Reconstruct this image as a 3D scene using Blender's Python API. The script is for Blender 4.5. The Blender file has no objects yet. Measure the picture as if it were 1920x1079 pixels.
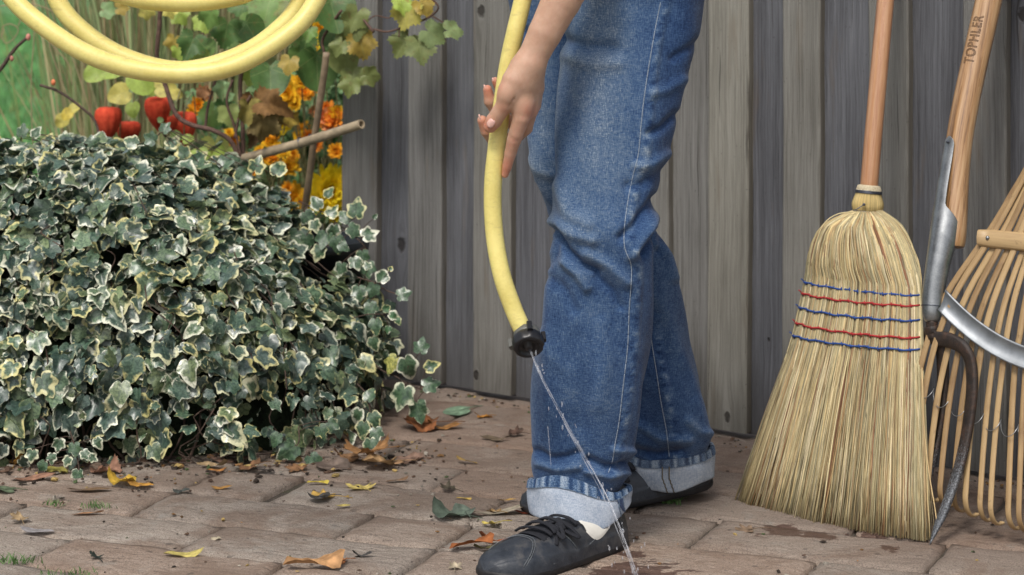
import bpy, math, random
import numpy as np
from mathutils import Vector, Matrix, noise as mnoise
R = math.radians
sc = bpy.context.scene
# ---------------------------------------------------------------- camera, sky, sun, exposure
F, YH, H = 4500.0, -206.0, 1.05          # focal length in photo pixels, horizon row, camera height (m)
cam_d = bpy.data.cameras.new('camera')
cam = bpy.data.objects.new('camera', cam_d)
sc.collection.objects.link(cam)
cam.location = (0, 0, H)
cam.rotation_euler = (R(90), 0, 0)
cam_d.sensor_width = 36
cam_d.lens = F / 1920 * 36
cam_d.shift_y = -(539.5 - YH) / 1920
cam_d.clip_start = 0.1
cam_d.clip_end = 800
cam_d.dof.use_dof = True
cam_d.dof.focus_distance = 3.92
cam_d.dof.aperture_fstop = 6.3
sc.camera = cam
world = bpy.data.worlds.new('World')
sc.world = world
world.use_nodes = True
wt = world.node_tree
bg = wt.nodes['Background']
sky = wt.nodes.new('ShaderNodeTexSky')
sky.sky_type = 'NISHITA'
sky.sun_disc = False
SUN_EL, SUN_AZ = 56, 200                 # sun in front-left of the scene, behind the camera
sky.sun_elevation = R(SUN_EL)
sky.sun_rotation = R(SUN_AZ)
sky.air_density = 1.0
sky.dust_density = 4.0
hs = wt.nodes.new('ShaderNodeHueSaturation')
hs.inputs['Saturation'].default_value = 0.42
wt.links.new(sky.outputs[0], hs.inputs['Color'])
wt.links.new(hs.outputs[0], bg.inputs[0])
bg.inputs[1].default_value = 0.11
sun_d = bpy.data.lights.new('sun', 'SUN')
sun_d.energy = 1.5
sun_d.angle = R(12)
sun_d.color = (1.0, 0.95, 0.88)
sun = bpy.data.objects.new('sun', sun_d)
sc.collection.objects.link(sun)
sd = Vector((math.sin(R(SUN_AZ)) * math.cos(R(SUN_EL)), math.cos(R(SUN_AZ)) * math.cos(R(SUN_EL)), math.sin(R(SUN_EL))))
sun.rotation_euler = sd.to_track_quat('Z', 'Y').to_euler()
sun.location = sd * 20
sc.view_settings.view_transform = 'Standard'
sc.view_settings.look = 'None'
sc.view_settings.gamma = 1
sc.view_settings.exposure = 0.50

# ---------------------------------------------------------------- helpers
rng = np.random.default_rng(7)
random.seed(7)
def Wp(x, y, Z):
    return np.array([(x - 960) / F * Z, Z, H - (y - YH) / F * Z])
def Gp(x, y, z=0.0):
    Z = F * (H - z) / (y - YH)
    return np.array([(x - 960) / F * Z, Z, z])
def link(o, parent=None):
    sc.collection.objects.link(o)
    if parent is not None:
        o.parent = parent
        o.matrix_parent_inverse = parent.matrix_basis.inverted()
    return o
def mesh_obj(name, V, Fc, mat, parent=None, smooth=True, attrs=None, origin=None):
    V = np.asarray(V, dtype=np.float64)
    if origin is not None:
        V = V - np.asarray(origin)
    me = bpy.data.meshes.new(name)
    me.from_pydata(V.tolist(), [], Fc if isinstance(Fc, list) else Fc.tolist())
    me.validate()
    if smooth:
        me.polygons.foreach_set('use_smooth', [True] * len(me.polygons))
    for k, v in (attrs or {}).items():
        v = np.asarray(v, dtype=np.float32)
        if v.ndim == 1:
            a = me.attributes.new(k, 'FLOAT', 'POINT'); a.data.foreach_set('value', v)
        elif v.shape[1] == 3:
            a = me.attributes.new(k, 'FLOAT_VECTOR', 'POINT'); a.data.foreach_set('vector', v.ravel())
        else:
            a = me.attributes.new(k, 'FLOAT_COLOR', 'POINT'); a.data.foreach_set('color', v.ravel())
    me.materials.append(mat)
    me.update()
    o = bpy.data.objects.new(name, me)
    if origin is not None:
        o.location = origin
    return link(o, parent)
def tag(o, label=None, cat=None, group=None, kind=None):
    if label: o['label'] = label
    if cat: o['category'] = cat
    if group: o['group'] = group
    if kind: o['kind'] = kind
    return o
def thing(name, label, cat, loc, group=None):
    o = bpy.data.objects.new(name, None)
    o.location = [float(c) for c in loc]
    o.empty_display_size = 0.05
    link(o)
    bpy.context.view_layer.update()
    return tag(o, label, cat, group)
def smoothpath(P, n, close=False):
    P = np.asarray(P, float)
    m = len(P)
    Q = np.vstack([2 * P[0] - P[1], P, 2 * P[-1] - P[-2]])
    ts = np.linspace(0, m - 1, n)
    i = np.minimum(ts.astype(int), m - 2)
    t = (ts - i)[:, None]
    p0, p1, p2, p3 = Q[i], Q[i + 1], Q[i + 2], Q[i + 3]
    return 0.5 * (2 * p1 + (p2 - p0) * t + (2 * p0 - 5 * p1 + 4 * p2 - p3) * t * t + (3 * p1 - p0 - 3 * p2 + p3) * t ** 3)
def tube(P, r, seg=10, caps=True, flat=1.0, up=(0, 0, 1)):
    P = np.asarray(P, float); n = len(P)
    r = np.broadcast_to(np.asarray(r, float), (n,))
    T = np.gradient(P, axis=0); T /= np.linalg.norm(T, axis=1)[:, None] + 1e-12
    u = np.array(up, float)
    if abs(np.dot(u, T[0])) > .95: u = np.array([1., 0.1, 0])
    N = np.zeros_like(P); v = u - np.dot(u, T[0]) * T[0]; N[0] = v / np.linalg.norm(v)
    for i in range(1, n):
        v = N[i - 1] - np.dot(N[i - 1], T[i]) * T[i]; N[i] = v / (np.linalg.norm(v) + 1e-12)
    B = np.cross(T, N)
    a = np.linspace(0, 2 * np.pi, seg, endpoint=False)
    V = P[:, None] + r[:, None, None] * (np.cos(a)[None, :, None] * N[:, None] * flat + np.sin(a)[None, :, None] * B[:, None])
    V = V.reshape(-1, 3)
    fs = grid_faces(n, seg, True)
    if caps:
        fs.append([k for k in range(seg)][::-1]); fs.append([(n - 1) * seg + k for k in range(seg)])
    return V, fs
def grid_faces(n, m, wrap):
    fs = []
    for i in range(n - 1):
        for j in range(m if wrap else m - 1):
            k = (j + 1) % m
            fs.append([i * m + j, i * m + k, (i + 1) * m + k, (i + 1) * m + j])
    return fs
class MB:                                   # collects pieces that form ONE mesh
    def __init__(s): s.V = []; s.F = []; s.n = 0; s.A = {}
    def add(s, V, fs, **at):
        V = np.asarray(V, float)
        s.V.append(V); s.F += [[i + s.n for i in f] for f in fs]; s.n += len(V)
        for k, v in at.items():
            v = np.asarray(v, float)
            if v.ndim == 0: v = np.full(len(V), float(v))
            elif v.ndim == 1 and v.shape[0] in (3, 4) and len(V) != v.shape[0]: v = np.tile(v, (len(V), 1))
            s.A.setdefault(k, []).append(v)
        return s
    def tube(s, P, r, seg=8, at=None, **k):
        V, f = tube(P, r, seg, **k); return s.add(V, f, **(at or {}))
    def build(s, name, mat, parent=None, smooth=True, origin=None):
        return mesh_obj(name, np.vstack(s.V), s.F, mat, parent, smooth, {k: np.concatenate(v) for k, v in s.A.items()}, origin)
def box(c, ex, ey, ez, hx, hy, hz, bev=0.0):
    c = np.array(c, float); V = []
    ex, ey, ez = [np.array(e, float) for e in (ex, ey, ez)]
    if bev <= 0:
        for a in (-1, 1):
            for b in (-1, 1):
                for d in (-1, 1):
                    V.append(c + ex * hx * a + ey * hy * b + ez * hz * d)
        return V, [[0, 1, 3, 2], [4, 6, 7, 5], [0, 4, 5, 1], [2, 3, 7, 6], [0, 2, 6, 4], [1, 5, 7, 3]]
    prof = []
    for (a, b) in ((1, 1), (-1, 1), (-1, -1), (1, -1)):
        p = [(a * hx, b * (hy - bev)), (a * (hx - bev), b * hy)]
        if a * b < 0: p = p[::-1]
        prof += p
    for d in (-1, 1):
        for (x, y) in prof: V.append(c + ex * x + ey * y + ez * hz * d)
    fs = [[i, (i + 1) % 8, 8 + (i + 1) % 8, 8 + i] for i in range(8)] + [list(range(8))[::-1], list(range(8, 16))]
    return V, fs
def ellipsoid(c, r, n=10, m=14, axes=None):
    th = np.linspace(0.001, np.pi - .001, n); ph = np.linspace(0, 2 * np.pi, m, endpoint=False)
    V = np.array([[math.sin(t) * math.cos(p) * r[0], math.sin(t) * math.sin(p) * r[1], math.cos(t) * r[2]] for t in th for p in ph])
    if axes is not None: V = V @ np.array(axes)
    return V + np.array(c), grid_faces(n, m, True)
# ---- node materials
class M:
    def __init__(s, name):
        s.mat = bpy.data.materials.new(name); s.mat.use_nodes = True
        s.nt = s.mat.node_tree; s.b = s.nt.nodes['Principled BSDF']; s.out = s.nt.nodes['Material Output']
    def n(s, typ, ins=None, **pr):
        nd = s.nt.nodes.new('ShaderNode' + typ)
        for k, v in pr.items(): setattr(nd, k, v)
        for k, v in (ins or {}).items(): s.set(nd.inputs[k], v)
        return nd
    def set(s, sock, v):
        if isinstance(v, bpy.types.NodeSocket): s.nt.links.new(v, sock)
        elif isinstance(v, bpy.types.Node): s.nt.links.new(v.outputs[0], sock)
        else:
            if sock.type == 'RGBA' and len(v) == 3: v = (*v, 1)
            sock.default_value = v
    def P(s, **k):
        for a, v in k.items(): s.set(s.b.inputs[a.replace('_', ' ')], v)
    def attr(s, name, out='Fac'):
        return s.n('Attribute', attribute_name=name).outputs[out]
    def coord(s, scale=(1, 1, 1), src=None):
        src = src or s.n('TexCoord').outputs['Object']
        return s.n('Mapping', {'Vector': src, 'Scale': scale}).outputs[0]
    def noise(s, vec, scale, detail=4, rough=.6, dist=0.0):
        return s.n('TexNoise', {'Vector': vec, 'Scale': scale, 'Detail': detail, 'Roughness': rough, 'Distortion': dist}).outputs[0]
    def ramp(s, fac, stops, interp='LINEAR'):
        nd = s.n('ValToRGB', {'Fac': fac}); cr = nd.color_ramp; cr.interpolation = interp
        while len(cr.elements) < len(stops): cr.elements.new(.5)
        for e, (p, c) in zip(cr.elements, stops):
            e.position = p; e.color = (*c, 1) if not np.isscalar(c) else (c, c, c, 1)
        return nd.outputs[0]
    def math(s, op, a, b=0.0, c=0.0, clamp=False):
        nd = s.n('Math', operation=op, use_clamp=clamp)
        for i, v in enumerate((a, b, c)): s.set(nd.inputs[i], v)
        return nd.outputs[0]
    def mix(s, fac, a, b, mode='MIX'):
        nd = s.n('Mix', data_type='RGBA', blend_type=mode)
        s.set(nd.inputs[0], fac); s.set(nd.inputs[6], a); s.set(nd.inputs[7], b)
        return nd.outputs[2]
    def bump(s, h, strength=.3, dist=.002, normal=None):
        nd = s.n('Bump', {'Height': h, 'Strength': strength, 'Distance': dist})
        if normal is not None: s.set(nd.inputs['Normal'], normal)
        s.set(s.b.inputs['Normal'], nd.outputs[0]); return nd.outputs[0]
def simple(name, col, rough=.6, metal=0.0, var=.15, scale=60, bump=.1, spec=.5):
    m = M(name); c = m.coord(); nz = m.noise(c, scale)
    lo = tuple(x * (1 - var) for x in col); hi = tuple(min(1, x * (1 + var)) for x in col)
    m.P(Base_Color=m.ramp(nz, [(.3, lo), (.7, hi)]), Roughness=rough, Metallic=metal, Specular_IOR_Level=spec)
    m.bump(nz, bump, .001)
    return m.mat
def veins(m, lp, w0=.018, w1=.05):
    s_ = m.n('SeparateXYZ', {0: lp}).outputs
    x_, y_ = s_[0], m.math('SUBTRACT', s_[1], .0)
    r_ = m.math('SQRT', m.math('ADD', m.math('MULTIPLY', x_, x_), m.math('MULTIPLY', y_, y_)))
    q_ = m.math('MULTIPLY', m.math('ABSOLUTE', m.math('SINE', m.math('MULTIPLY', m.math('ARCTAN2', x_, y_), 3.0))), r_)
    return m.math('MULTIPLY', m.ramp(q_, [(w0, 1.0), (w1, 0.0)]), m.ramp(r_, [(.04, 0.0), (.10, 1.0)]))
def leafmat(name, rough=.5, spec=.4, trans=.25, mottling=.25, vein=False):
    m = M(name); col = m.attr('col', 'Color'); c = m.coord()
    if vein: col = m.mix(m.math('MULTIPLY', veins(m, m.attr('lp', 'Vector')), .5), col, (.30, .34, .14)); col = m.mix(m.math('MULTIPLY', m.ramp(m.noise(m.attr('lp', 'Vector'), 3.2, 5, .7), [(.56, 0.0), (.66, 1.0)]), .55), col, (.20, .13, .045))
    nz = m.noise(c, 70, 5, .65); n2 = m.noise(c, 400, 3)
    k = m.ramp(nz, [(.3, 1 - mottling), (.7, 1 + mottling * .6)])
    col2 = m.mix(1.0, col, k, 'MULTIPLY')
    m.P(Base_Color=col2, Roughness=rough, Specular_IOR_Level=spec)
    m.bump(m.math('ADD', nz, m.math('MULTIPLY', n2, .4)), .35, .002)
    tr = m.n('BsdfTranslucent', {'Color': col2}); mx = m.n('MixShader', {0: trans, 1: m.b.outputs[0], 2: tr.outputs[0]})
    m.nt.links.new(mx.outputs[0], m.out.inputs[0])
    return m.mat
def fbm(x, y, z=0.0, s=1.0, o=3):
    return mnoise.fractal(Vector((x * s, y * s, z * s)), 1.0, 2.0, o)
# fence line: Z = FA + FB*X  (direction runs towards the camera on the right)
FA, FB = 4.9216, -0.766
fu = np.array([1, FB, 0]) / math.hypot(1, FB); fn = np.array([FB, -1, 0]) / math.hypot(1, FB)   # along / towards camera
def fence_s(px):
    k = (px - 960) / F; Z = FA / (1 - FB * k); return k * Z / fu[0]
def fence_p(s, z=0.0, off=0.0):
    return np.array([s * fu[0], FA + FB * s * fu[0], z]) + fn * off
# ---------------------------------------------------------------- SETTING: lawn, soil, paving
def sheet(name, x0, x1, y0, y1, z, mat, nx=2, ny=2):
    xs = np.linspace(x0, x1, nx); ys = np.linspace(y0, y1, ny)
    V = [(x, y, z) for y in ys for x in xs]
    o = mesh_obj(name, V, grid_faces(ny, nx, False), mat); o['kind'] = 'structure'; return o
m = M('lawn_ground'); c = m.coord(); a = m.noise(c, 1.3, 4); b = m.noise(c, 14, 5, .7); d = m.noise(m.coord((60, 30, 60)), 1, 3)
g = m.ramp(m.math('ADD', m.math('MULTIPLY', a, .5), m.math('MULTIPLY', b, .5)), [(.35, (.06, .15, .05)), (.5, (.115, .26, .09)), (.68, (.19, .36, .14))])
m.P(Base_Color=m.mix(.5, g, m.ramp(d, [(.3, (.065, .14, .06)), (.7, (.17, .29, .14))])), Roughness=.9, Specular_IOR_Level=.1); m.bump(d, .6, .02)
sheet('lawn', -120, 120, 1.0, 300, -.045, m.mat)
m = M('soil'); c = m.coord(); a = m.noise(c, 22, 8, .75); b = m.noise(c, 160, 4)
m.P(Base_Color=m.ramp(m.math('ADD', m.math('MULTIPLY', a, .6), m.math('MULTIPLY', b, .4)), [(.35, (.03, .02, .013)), (.55, (.085, .058, .04)), (.7, (.14, .105, .08))]), Roughness=.95)
m.bump(m.math('ADD', a, b), .9, .012); SOIL = m.mat
nx, ny = 90, 60
V = []
for j in range(ny):
    for i in range(nx):
        X = -2.6 + 2.9 * i / (nx - 1); Y = 4.35 + 2.3 * j / (ny - 1)
        e = min(i, nx - 1 - i, j, ny - 1 - j) / 6
        V.append((X, Y, -.035 + min(1, e) * (.012 + .012 * fbm(X, Y, 0, 9, 4))))
o = mesh_obj('soil_bed', V, grid_faces(ny, nx, False), SOIL); o['kind'] = 'structure'
# joint bed beneath the slabs
m = M('joint_sand'); c = m.coord(); a = m.noise(c, 30, 6, .7); b = m.noise(c, 500, 3); g = m.noise(c, 5, 4, .6)
col = m.ramp(b, [(.3, (.035, .027, .02)), (.5, (.09, .07, .055)), (.72, (.2, .17, .14))])
m.P(Base_Color=m.mix(m.ramp(m.math('MULTIPLY', g, a), [(.27, 0.0), (.38, .7)]), col, (.05, .065, .02)), Roughness=.95); m.bump(m.math('ADD', a, b), .9, .006)
sheet('joint_bed', -2.2, 2.6, 1.6, 5.35, -.0105, m.mat, 2, 2)
# slabs
m = M('paving'); c = m.coord(); tint = m.attr('tint'); gc = m.attr('gc', 'Vector')
big = m.noise(m.coord((1, 1, 1), gc), 5, 6, .65, .6); mid = m.noise(m.coord((1, 2.6, 1), gc), 32, 6, .7, .5); fine = m.noise(c, 420, 4, .7)
pit = m.n('TexVoronoi', {'Vector': m.coord((1, 1, 1), gc), 'Scale': 75.0}).outputs[0]
mixv = m.math('ADD', m.math('MULTIPLY', big, .45), m.math('MULTIPLY', mid, .55))
col = m.ramp(mixv, [(.3, (.17, .13, .11)), (.43, (.29, .225, .178)), (.53, (.43, .352, .288)), (.64, (.57, .495, .42)), (.78, (.68, .61, .54))])
col = m.mix(.5, col, m.ramp(tint, [(0, (.34, .27, .22)), (.3, (.46, .33, .25)), (.6, (.34, .30, .26)), (1, (.44, .385, .33))]))
col = m.mix(m.ramp(fine, [(.38, .75), (.52, 0.0)]), col, (.085, .062, .05))
col = m.mix(m.ramp(fine, [(.62, 0.0), (.74, .6)]), col, (.5, .45, .4))
# dirt in patches and a soil-brown stain towards the planted bed
stain = m.noise(m.coord((1, 1.5, 1)), 3.4, 6, .7, 1.0)
col = m.mix(m.ramp(stain, [(.47, 0.0), (.60, .55)]), col, (.18, .115, .078))
yg = m.n('SeparateXYZ', {0: m.n('TexCoord').outputs['Object']}).outputs
bed = m.math('SUBTRACT', m.math('ADD', yg[1], m.math('MULTIPLY', yg[0], .55)), 3.98)
col = m.mix(m.ramp(m.math('ADD', bed, m.math('MULTIPLY', m.math('SUBTRACT', mid, .5), .5)), [(.0, 0.0), (.30, .42)]), col, (.17, .11, .08))
sp = m.noise(c, 46, 3, .5)
col = m.mix(m.ramp(sp, [(.66, 0.0), (.70, .55)]), col, (.075, .06, .05))
lich = m.noise(m.coord(), 9, 6, .75)
col = m.mix(m.ramp(lich, [(.58, 0.0), (.68, .35)]), col, (.36, .36, .33))
wet = m.attr('wet'); wn = m.noise(m.coord((1, 1.7, 1)), 26, 4, .6)
wm = m.ramp(m.math('ADD', wet, m.math('MULTIPLY', m.math('SUBTRACT', wn, .5), 1.6)), [(.50, 0.0), (.54, 1.0)])
col = m.mix(m.math('MULTIPLY', wm, .85), col, (.085, .042, .03))
m.P(Base_Color=col, Roughness=m.math('SUBTRACT', .82, m.math('MULTIPLY', wm, .45)), Specular_IOR_Level=.4)
hh = m.math('ADD', m.math('MULTIPLY', mid, 1.0), m.math('ADD', m.math('MULTIPLY', fine, .22), m.math('MULTIPLY', m.ramp(pit, [(.0, 0.0), (.25, 1.0)]), .18)))
m.bump(hh, 1.0, .010)
PAVE = m.mat
su = np.array([.925, -.379]); su /= np.linalg.norm(su); sv = np.array([su[1], -su[0]])       # along / across towards camera
O2 = np.array([-.471, 3.974])
wetc = [(Gp(1465, 992), .055), (Gp(1540, 1002), .04), (Gp(1625, 1000), .035), (Gp(1425, 1005), .02), (Gp(1665, 1030), .025), (Gp(1200, 1079), .09), (Gp(1180, 1040), .03)]
mb = MB(); rr = random.Random(3)
rows = []; v = -1.6
v0 = 0
edges = [0.0]
while edges[-1] < 2.3: edges.append(edges[-1] + .166 + rr.uniform(-.006, .006))
neg = [0.0]
while neg[-1] > -1.75: neg.append(neg[-1] - (.166 if len(neg) < 2 else .172) + rr.uniform(-.008, .008))
allv = sorted(set(neg + edges))
for ri in range(len(allv) - 1):
    va, vb = allv[ri], allv[ri + 1]
    k = ri - allv.index(0.0)
    off = (0.0 if k % 2 == 0 else -.188) + (0 if abs(k) < 2 else rr.uniform(-.03, .03))
    for ci in range(-8, 9):
        ua = off + ci * .383 + (0 if abs(k) < 2 else rr.uniform(-.012, .012)); ub = ua + .383
        cen = O2 + su * (ua + ub) / 2 + sv * (va + vb) / 2
        if cen[0] < -2.2 or cen[0] > 2.5 or cen[1] < 1.7: continue
        if cen[1] > FA + FB * cen[0] + .14 and cen[0] > -.5: continue
        if cen[1] > 5.15: continue
        split = [(ua, ub)]
        if rr.random() < .14: mm = (ua + ub) / 2 + rr.uniform(-.05, .05); split = [(ua, mm), (mm, ub)]
        for (a0, b0) in split:
            g = .003; nu = max(6, int((b0 - a0) / .016)); nv = 10
            tz = rr.uniform(-.0012, .0012); tu = rr.uniform(-.004, .004); tv = rr.uniform(-.006, .006)
            sk = rr.uniform(-.006, .006)
            sid = rr.random() * 50; tint = rr.random()
            Vt = []; AT = []; WT = []
            for j in range(-1, nv + 2):
                for i in range(-1, nu + 2):
                    fi = min(max(i, 0), nu) / nu; fj = min(max(j, 0), nv) / nv
                    uu = a0 + g + (b0 - a0 - 2 * g) * fi; vv = va + g + (vb - va - 2 * g) * fj
                    ed = min(fi * (b0 - a0), (1 - fi) * (b0 - a0), fj * (vb - va), (1 - fj) * (vb - va))
                    w = O2 + su * uu + sv * vv
                    ewob = .0045 * fbm(w[0] + sid, w[1], 0, 22, 3) * max(0, 1 - ed / .025)
                    cx = (uu - (a0 + b0) / 2) / (b0 - a0); cy = (vv - (va + vb) / 2) / (vb - va)
                    uu -= np.sign(cx) * max(0, abs(ewob)) * 1.2 * (abs(cx) > .4); vv += ewob * (abs(cy) > .3) + sk * cx
                    z = tz + tu * cx * .4 + tv * cy * .3 + .0026 * fbm(w[0], w[1], sid, 11, 4)
                    if i in (-1, nu + 1) or j in (-1, nv + 1): z -= .024
                    elif ed < .002: z -= .003 + .003 * abs(fbm(w[0], w[1], 3, 40, 2))
                    w = O2 + su * uu + sv * vv
                    Vt.append((w[0], w[1], z)); AT.append((uu + sid, vv + sid * .7, sid))
                    WT.append(max([max(0, 1 - math.hypot(w[0] - q[0], w[1] - q[1]) / (r_ * 1.5)) for q, r_ in wetc]))
            mb.add(Vt, grid_faces(nv + 3, nu + 3, False), tint=tint, gc=np.array(AT), wet=np.array(WT))
o = mb.build('paving', PAVE); o['kind'] = 'structure'
# ---------------------------------------------------------------- FENCE
battens = [(638, 703), (763, 826), (886, 957), (1038, 1105), (1185, 1252), (1325, 1400), (1465, 1535), (1627, 1702), (1804, 1886), (1990, 2072), (2175, 2260)]
m = M('weathered_wood'); gc = m.attr('gc', 'Vector'); tint = m.attr('tint')
sep = m.n('SeparateXYZ', {0: gc}); gx, gz, gid = sep.outputs
knots = []
for (kx, ky, kr, off) in [(902, 22, .0105, 0), (893, 705, .008, 0), (742, 462, .013, 1), (1365, 783, .008, 0), (1908, 30, .011, 1), (1432, 640, .003, 1), (1790, 215, .006, 1)]:
    s = fence_s(kx); Zf = fence_p(s)[1]; knots.append((s, H - (ky - YH) / F * Zf, kr))
field = None; dark = None
for (s, z, r) in knots:
    dx = m.math('DIVIDE', m.math('SUBTRACT', gx, s), r); dz = m.math('DIVIDE', m.math('SUBTRACT', gz, z), r * 1.5)
    d2 = m.math('ADD', m.math('ADD', m.math('MULTIPLY', dx, dx), m.math('MULTIPLY', dz, dz)), m.math('MULTIPLY', m.math('SUBTRACT', m.noise(m.coord((1, 1, .6), gc), 90, 3), .5), 1.6))
    infl = m.math('DIVIDE', 1.0, m.math('ADD', 1.0, m.math('MULTIPLY', m.math('ADD', m.math('MULTIPLY', dx, dx), m.math('MULTIPLY', m.math('MULTIPLY', dz, dz), .18)), .35)))
    push = m.math('MULTIPLY', m.math('MULTIPLY', infl, dx), r * 1.2)
    dk = m.ramp(d2, [(0.35, 1.0), (1.0, 0.0)])
    field = push if field is None else m.math('ADD', field, push)
    dark = dk if dark is None else m.math('MAXIMUM', dark, dk)
lowz = m.math('MULTIPLY', gz, .9)
base = m.n('CombineXYZ', {0: m.math('SUBTRACT', gx, field), 1: lowz, 2: gid}).outputs[0]
wob = m.noise(m.coord((3, 1.6, 1), base), 3, 3)
gx2 = m.math('ADD', m.math('SUBTRACT', gx, field), m.math('MULTIPLY', wob, .012))
v1 = m.n('CombineXYZ', {0: m.math('MULTIPLY', gx2, 190), 1: m.math('MULTIPLY', gz, 1.3), 2: gid}).outputs[0]
v2 = m.n('CombineXYZ', {0: m.math('MULTIPLY', gx2, 420), 1: m.math('MULTIPLY', gz, 7), 2: gid}).outputs[0]
v3 = m.n('CombineXYZ', {0: m.math('MULTIPLY', gx, 16), 1: m.math('MULTIPLY', gz, 2.2), 2: gid}).outputs[0]
g1 = m.noise(v1, 1, 5, .62); g2 = m.noise(v2, 1, 5, .75); g3 = m.noise(v3, 1, 5, .6)
dots = m.noise(m.n('CombineXYZ', {0: m.math('MULTIPLY', gx, 300), 1: m.math('MULTIPLY', gz, 120), 2: gid}).outputs[0], 1, 2, .5)
gr = m.math('ADD', m.math('MULTIPLY', g1, .27), m.math('ADD', m.math('MULTIPLY', g2, .40), m.math('MULTIPLY', g3, .33)))
warm = m.ramp(gr, [(.28, (.07, .064, .055)), (.42, (.175, .166, .142)), (.52, (.25, .24, .208)), (.66, (.34, .33, .295))])
cool = m.ramp(gr, [(.30, (.032, .032, .036)), (.42, (.076, .077, .085)), (.52, (.118, .121, .134)), (.66, (.185, .19, .208))])
col = m.mix(m.ramp(tint, [(.1, 0.0), (.9, 1.0)]), cool, warm)
col = m.mix(m.ramp(m.noise(v3, 1.7, 3), [(.6, 0.0), (.72, .28)]), col, (.16, .115, .07))
col = m.mix(m.ramp(dots, [(.70, 0.0), (.76, .5)]), col, (.04, .036, .034))
crk = m.noise(m.n('CombineXYZ', {0: m.math('MULTIPLY', gx2, 260), 1: m.math('MULTIPLY', gz, 2.6), 2: gid}).outputs[0], 1, 2, .5)
col = m.mix(m.ramp(crk, [(.68, 0.0), (.73, .7)]), col, (.035, .032, .03))
col = m.mix(m.math('MULTIPLY', m.attr('side'), .5), col, (.13, .105, .07))
# grime splashed up the foot of the boards
col = m.mix(m.math('MULTIPLY', m.ramp(m.math('ADD', gz, m.math('MULTIPLY', m.math('SUBTRACT', g3, .5), .25)), [(.0, 1.0), (.16, 0.0)]), .5), col, (.055, .05, .043))
col = m.mix(m.math('MULTIPLY', dark, .8), col, (.018, .014, .012))
m.P(Base_Color=col, Roughness=.85, Specular_IOR_Level=.25)
hgt = m.math('SUBTRACT', m.math('ADD', m.math('MULTIPLY', g1, .8), m.math('MULTIPLY', g2, .6)), m.math('MULTIPLY', dark, .8))
m.bump(hgt, .9, .0035)
WOOD = m.mat
HF = 1.72
def plank(mb, s0, s1, off0, off1, zb, zt, tint, sid, bev=.003, lean=0.0):
    n = 40; prof = []
    h0, h1 = min(off0, off1), max(off0, off1)
    prof = [(s0, h0), (s0, h1 - bev), (s0 + bev, h1), (s0 + (s1 - s0) * .33, h1), (s0 + (s1 - s0) * .67, h1), (s1 - bev, h1), (s1, h1 - bev), (s1, h0)]
    V = []; A = []; SD = []
    for k in range(n + 1):
        z = zb + (zt - zb) * k / n
        for q, (s, o_) in enumerate(prof):
            ds = .0022 * fbm(sid, z, 0, 2.3, 2) + lean * z + .0011 * fbm(sid + 7 * (s > (s0 + s1) / 2), z, 5, 14, 3) ; do = .0012 * fbm(sid, z, 9 + (s > (s0 + s1) / 2), 3, 2)
            V.append(fence_p(s + ds, z, o_ + do)); A.append((s + (o_ - h1) * .7, z, sid)); SD.append((1, .5, 0, 0, 0, 0, .5, 1)[q])
    m_ = len(prof)
    fs = grid_faces(n + 1, m_, True) + [list(range(m_)), [n * m_ + i for i in range(m_)][::-1]]
    mb.add(V, fs, tint=tint, gc=np.array(A), side=np.array(SD))
fence = thing('board_fence', 'weathered grey board and batten wooden fence behind the gardener', 'fence', fence_p(fence_s(1300)))
mbB = MB(); mbK = MB()
tb = [.50, .45, .62, .45, .6, 1.0, .68, .60, .5, .5, .5]
tk = [.05, .12, .08, .10, .5, .06, .03, .02, .02, .1, .1]
cent = []
for i, (a, b) in enumerate(battens):
    s0, s1 = fence_s(a), fence_s(b); cent.append((s0 + s1) / 2)
    plank(mbB, s0, s1, 0, -.019, .012 + .004 * fbm(i, 2), HF, tb[i], i * 3.7, lean=[.006, .002, 0, 0, 0, .003, .003, 0, 0, 0, 0][i])
for i in range(len(cent) - 1):
    plank(mbK, cent[i] + .004, cent[i + 1] - .004, -.0195, -.039, .008 + .006 * fbm(i, 9), HF - .01, tk[i], i * 5.1 + 60, .002)
plank(mbK, fence_s(638) + .004, cent[0] - .004, -.0195, -.039, .01, HF - .01, .2, 99, .002)
mbB.build('batten_panel', WOOD, fence, smooth=False)
mbK.build('board_panel', WOOD, fence, smooth=False)
for z in (.35, 1.45):
    mr = MB(); plank(mr, fence_s(640) + .01, cent[-1], -.043, -.083, z, z + .09, .3, z); mr.build('rail', WOOD, fence, smooth=False)
# ---------------------------------------------------------------- HOSE
m = M('hose_rubber'); c = m.coord(); gc = m.attr('ln'); n1 = m.noise(c, 18, 4); n2 = m.noise(c, 240, 3)
stripe = m.n('TexWave', {'Vector': m.n('CombineXYZ', {0: gc}).outputs[0], 'Scale': 60.0, 'Distortion': .3}).outputs[1]
col = m.ramp(m.math('ADD', m.math('MULTIPLY', n1, .7), m.math('MULTIPLY', n2, .3)), [(.3, (.66, .55, .16)), (.6, (.80, .69, .245))])
col = m.mix(m.ramp(m.noise(m.coord((1, 1, 3)), 45, 5, .7), [(.55, 0.0), (.72, .5)]), col, (.48, .39, .15))
m.P(Base_Color=col, Roughness=.42, Specular_IOR_Level=.45, Subsurface_Weight=.08, Subsurface_Radius=(.01, .006, .002)); m.bump(m.math('ADD', m.math('MULTIPLY', stripe, .3), n2), .12, .001)
HOSE = m.mat
hose = thing('garden_hose', 'pale yellow garden hose with coiled loops, its free end held in the hand', 'garden hose', Wp(960, 300, 3.73))
zc = 3.62
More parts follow.
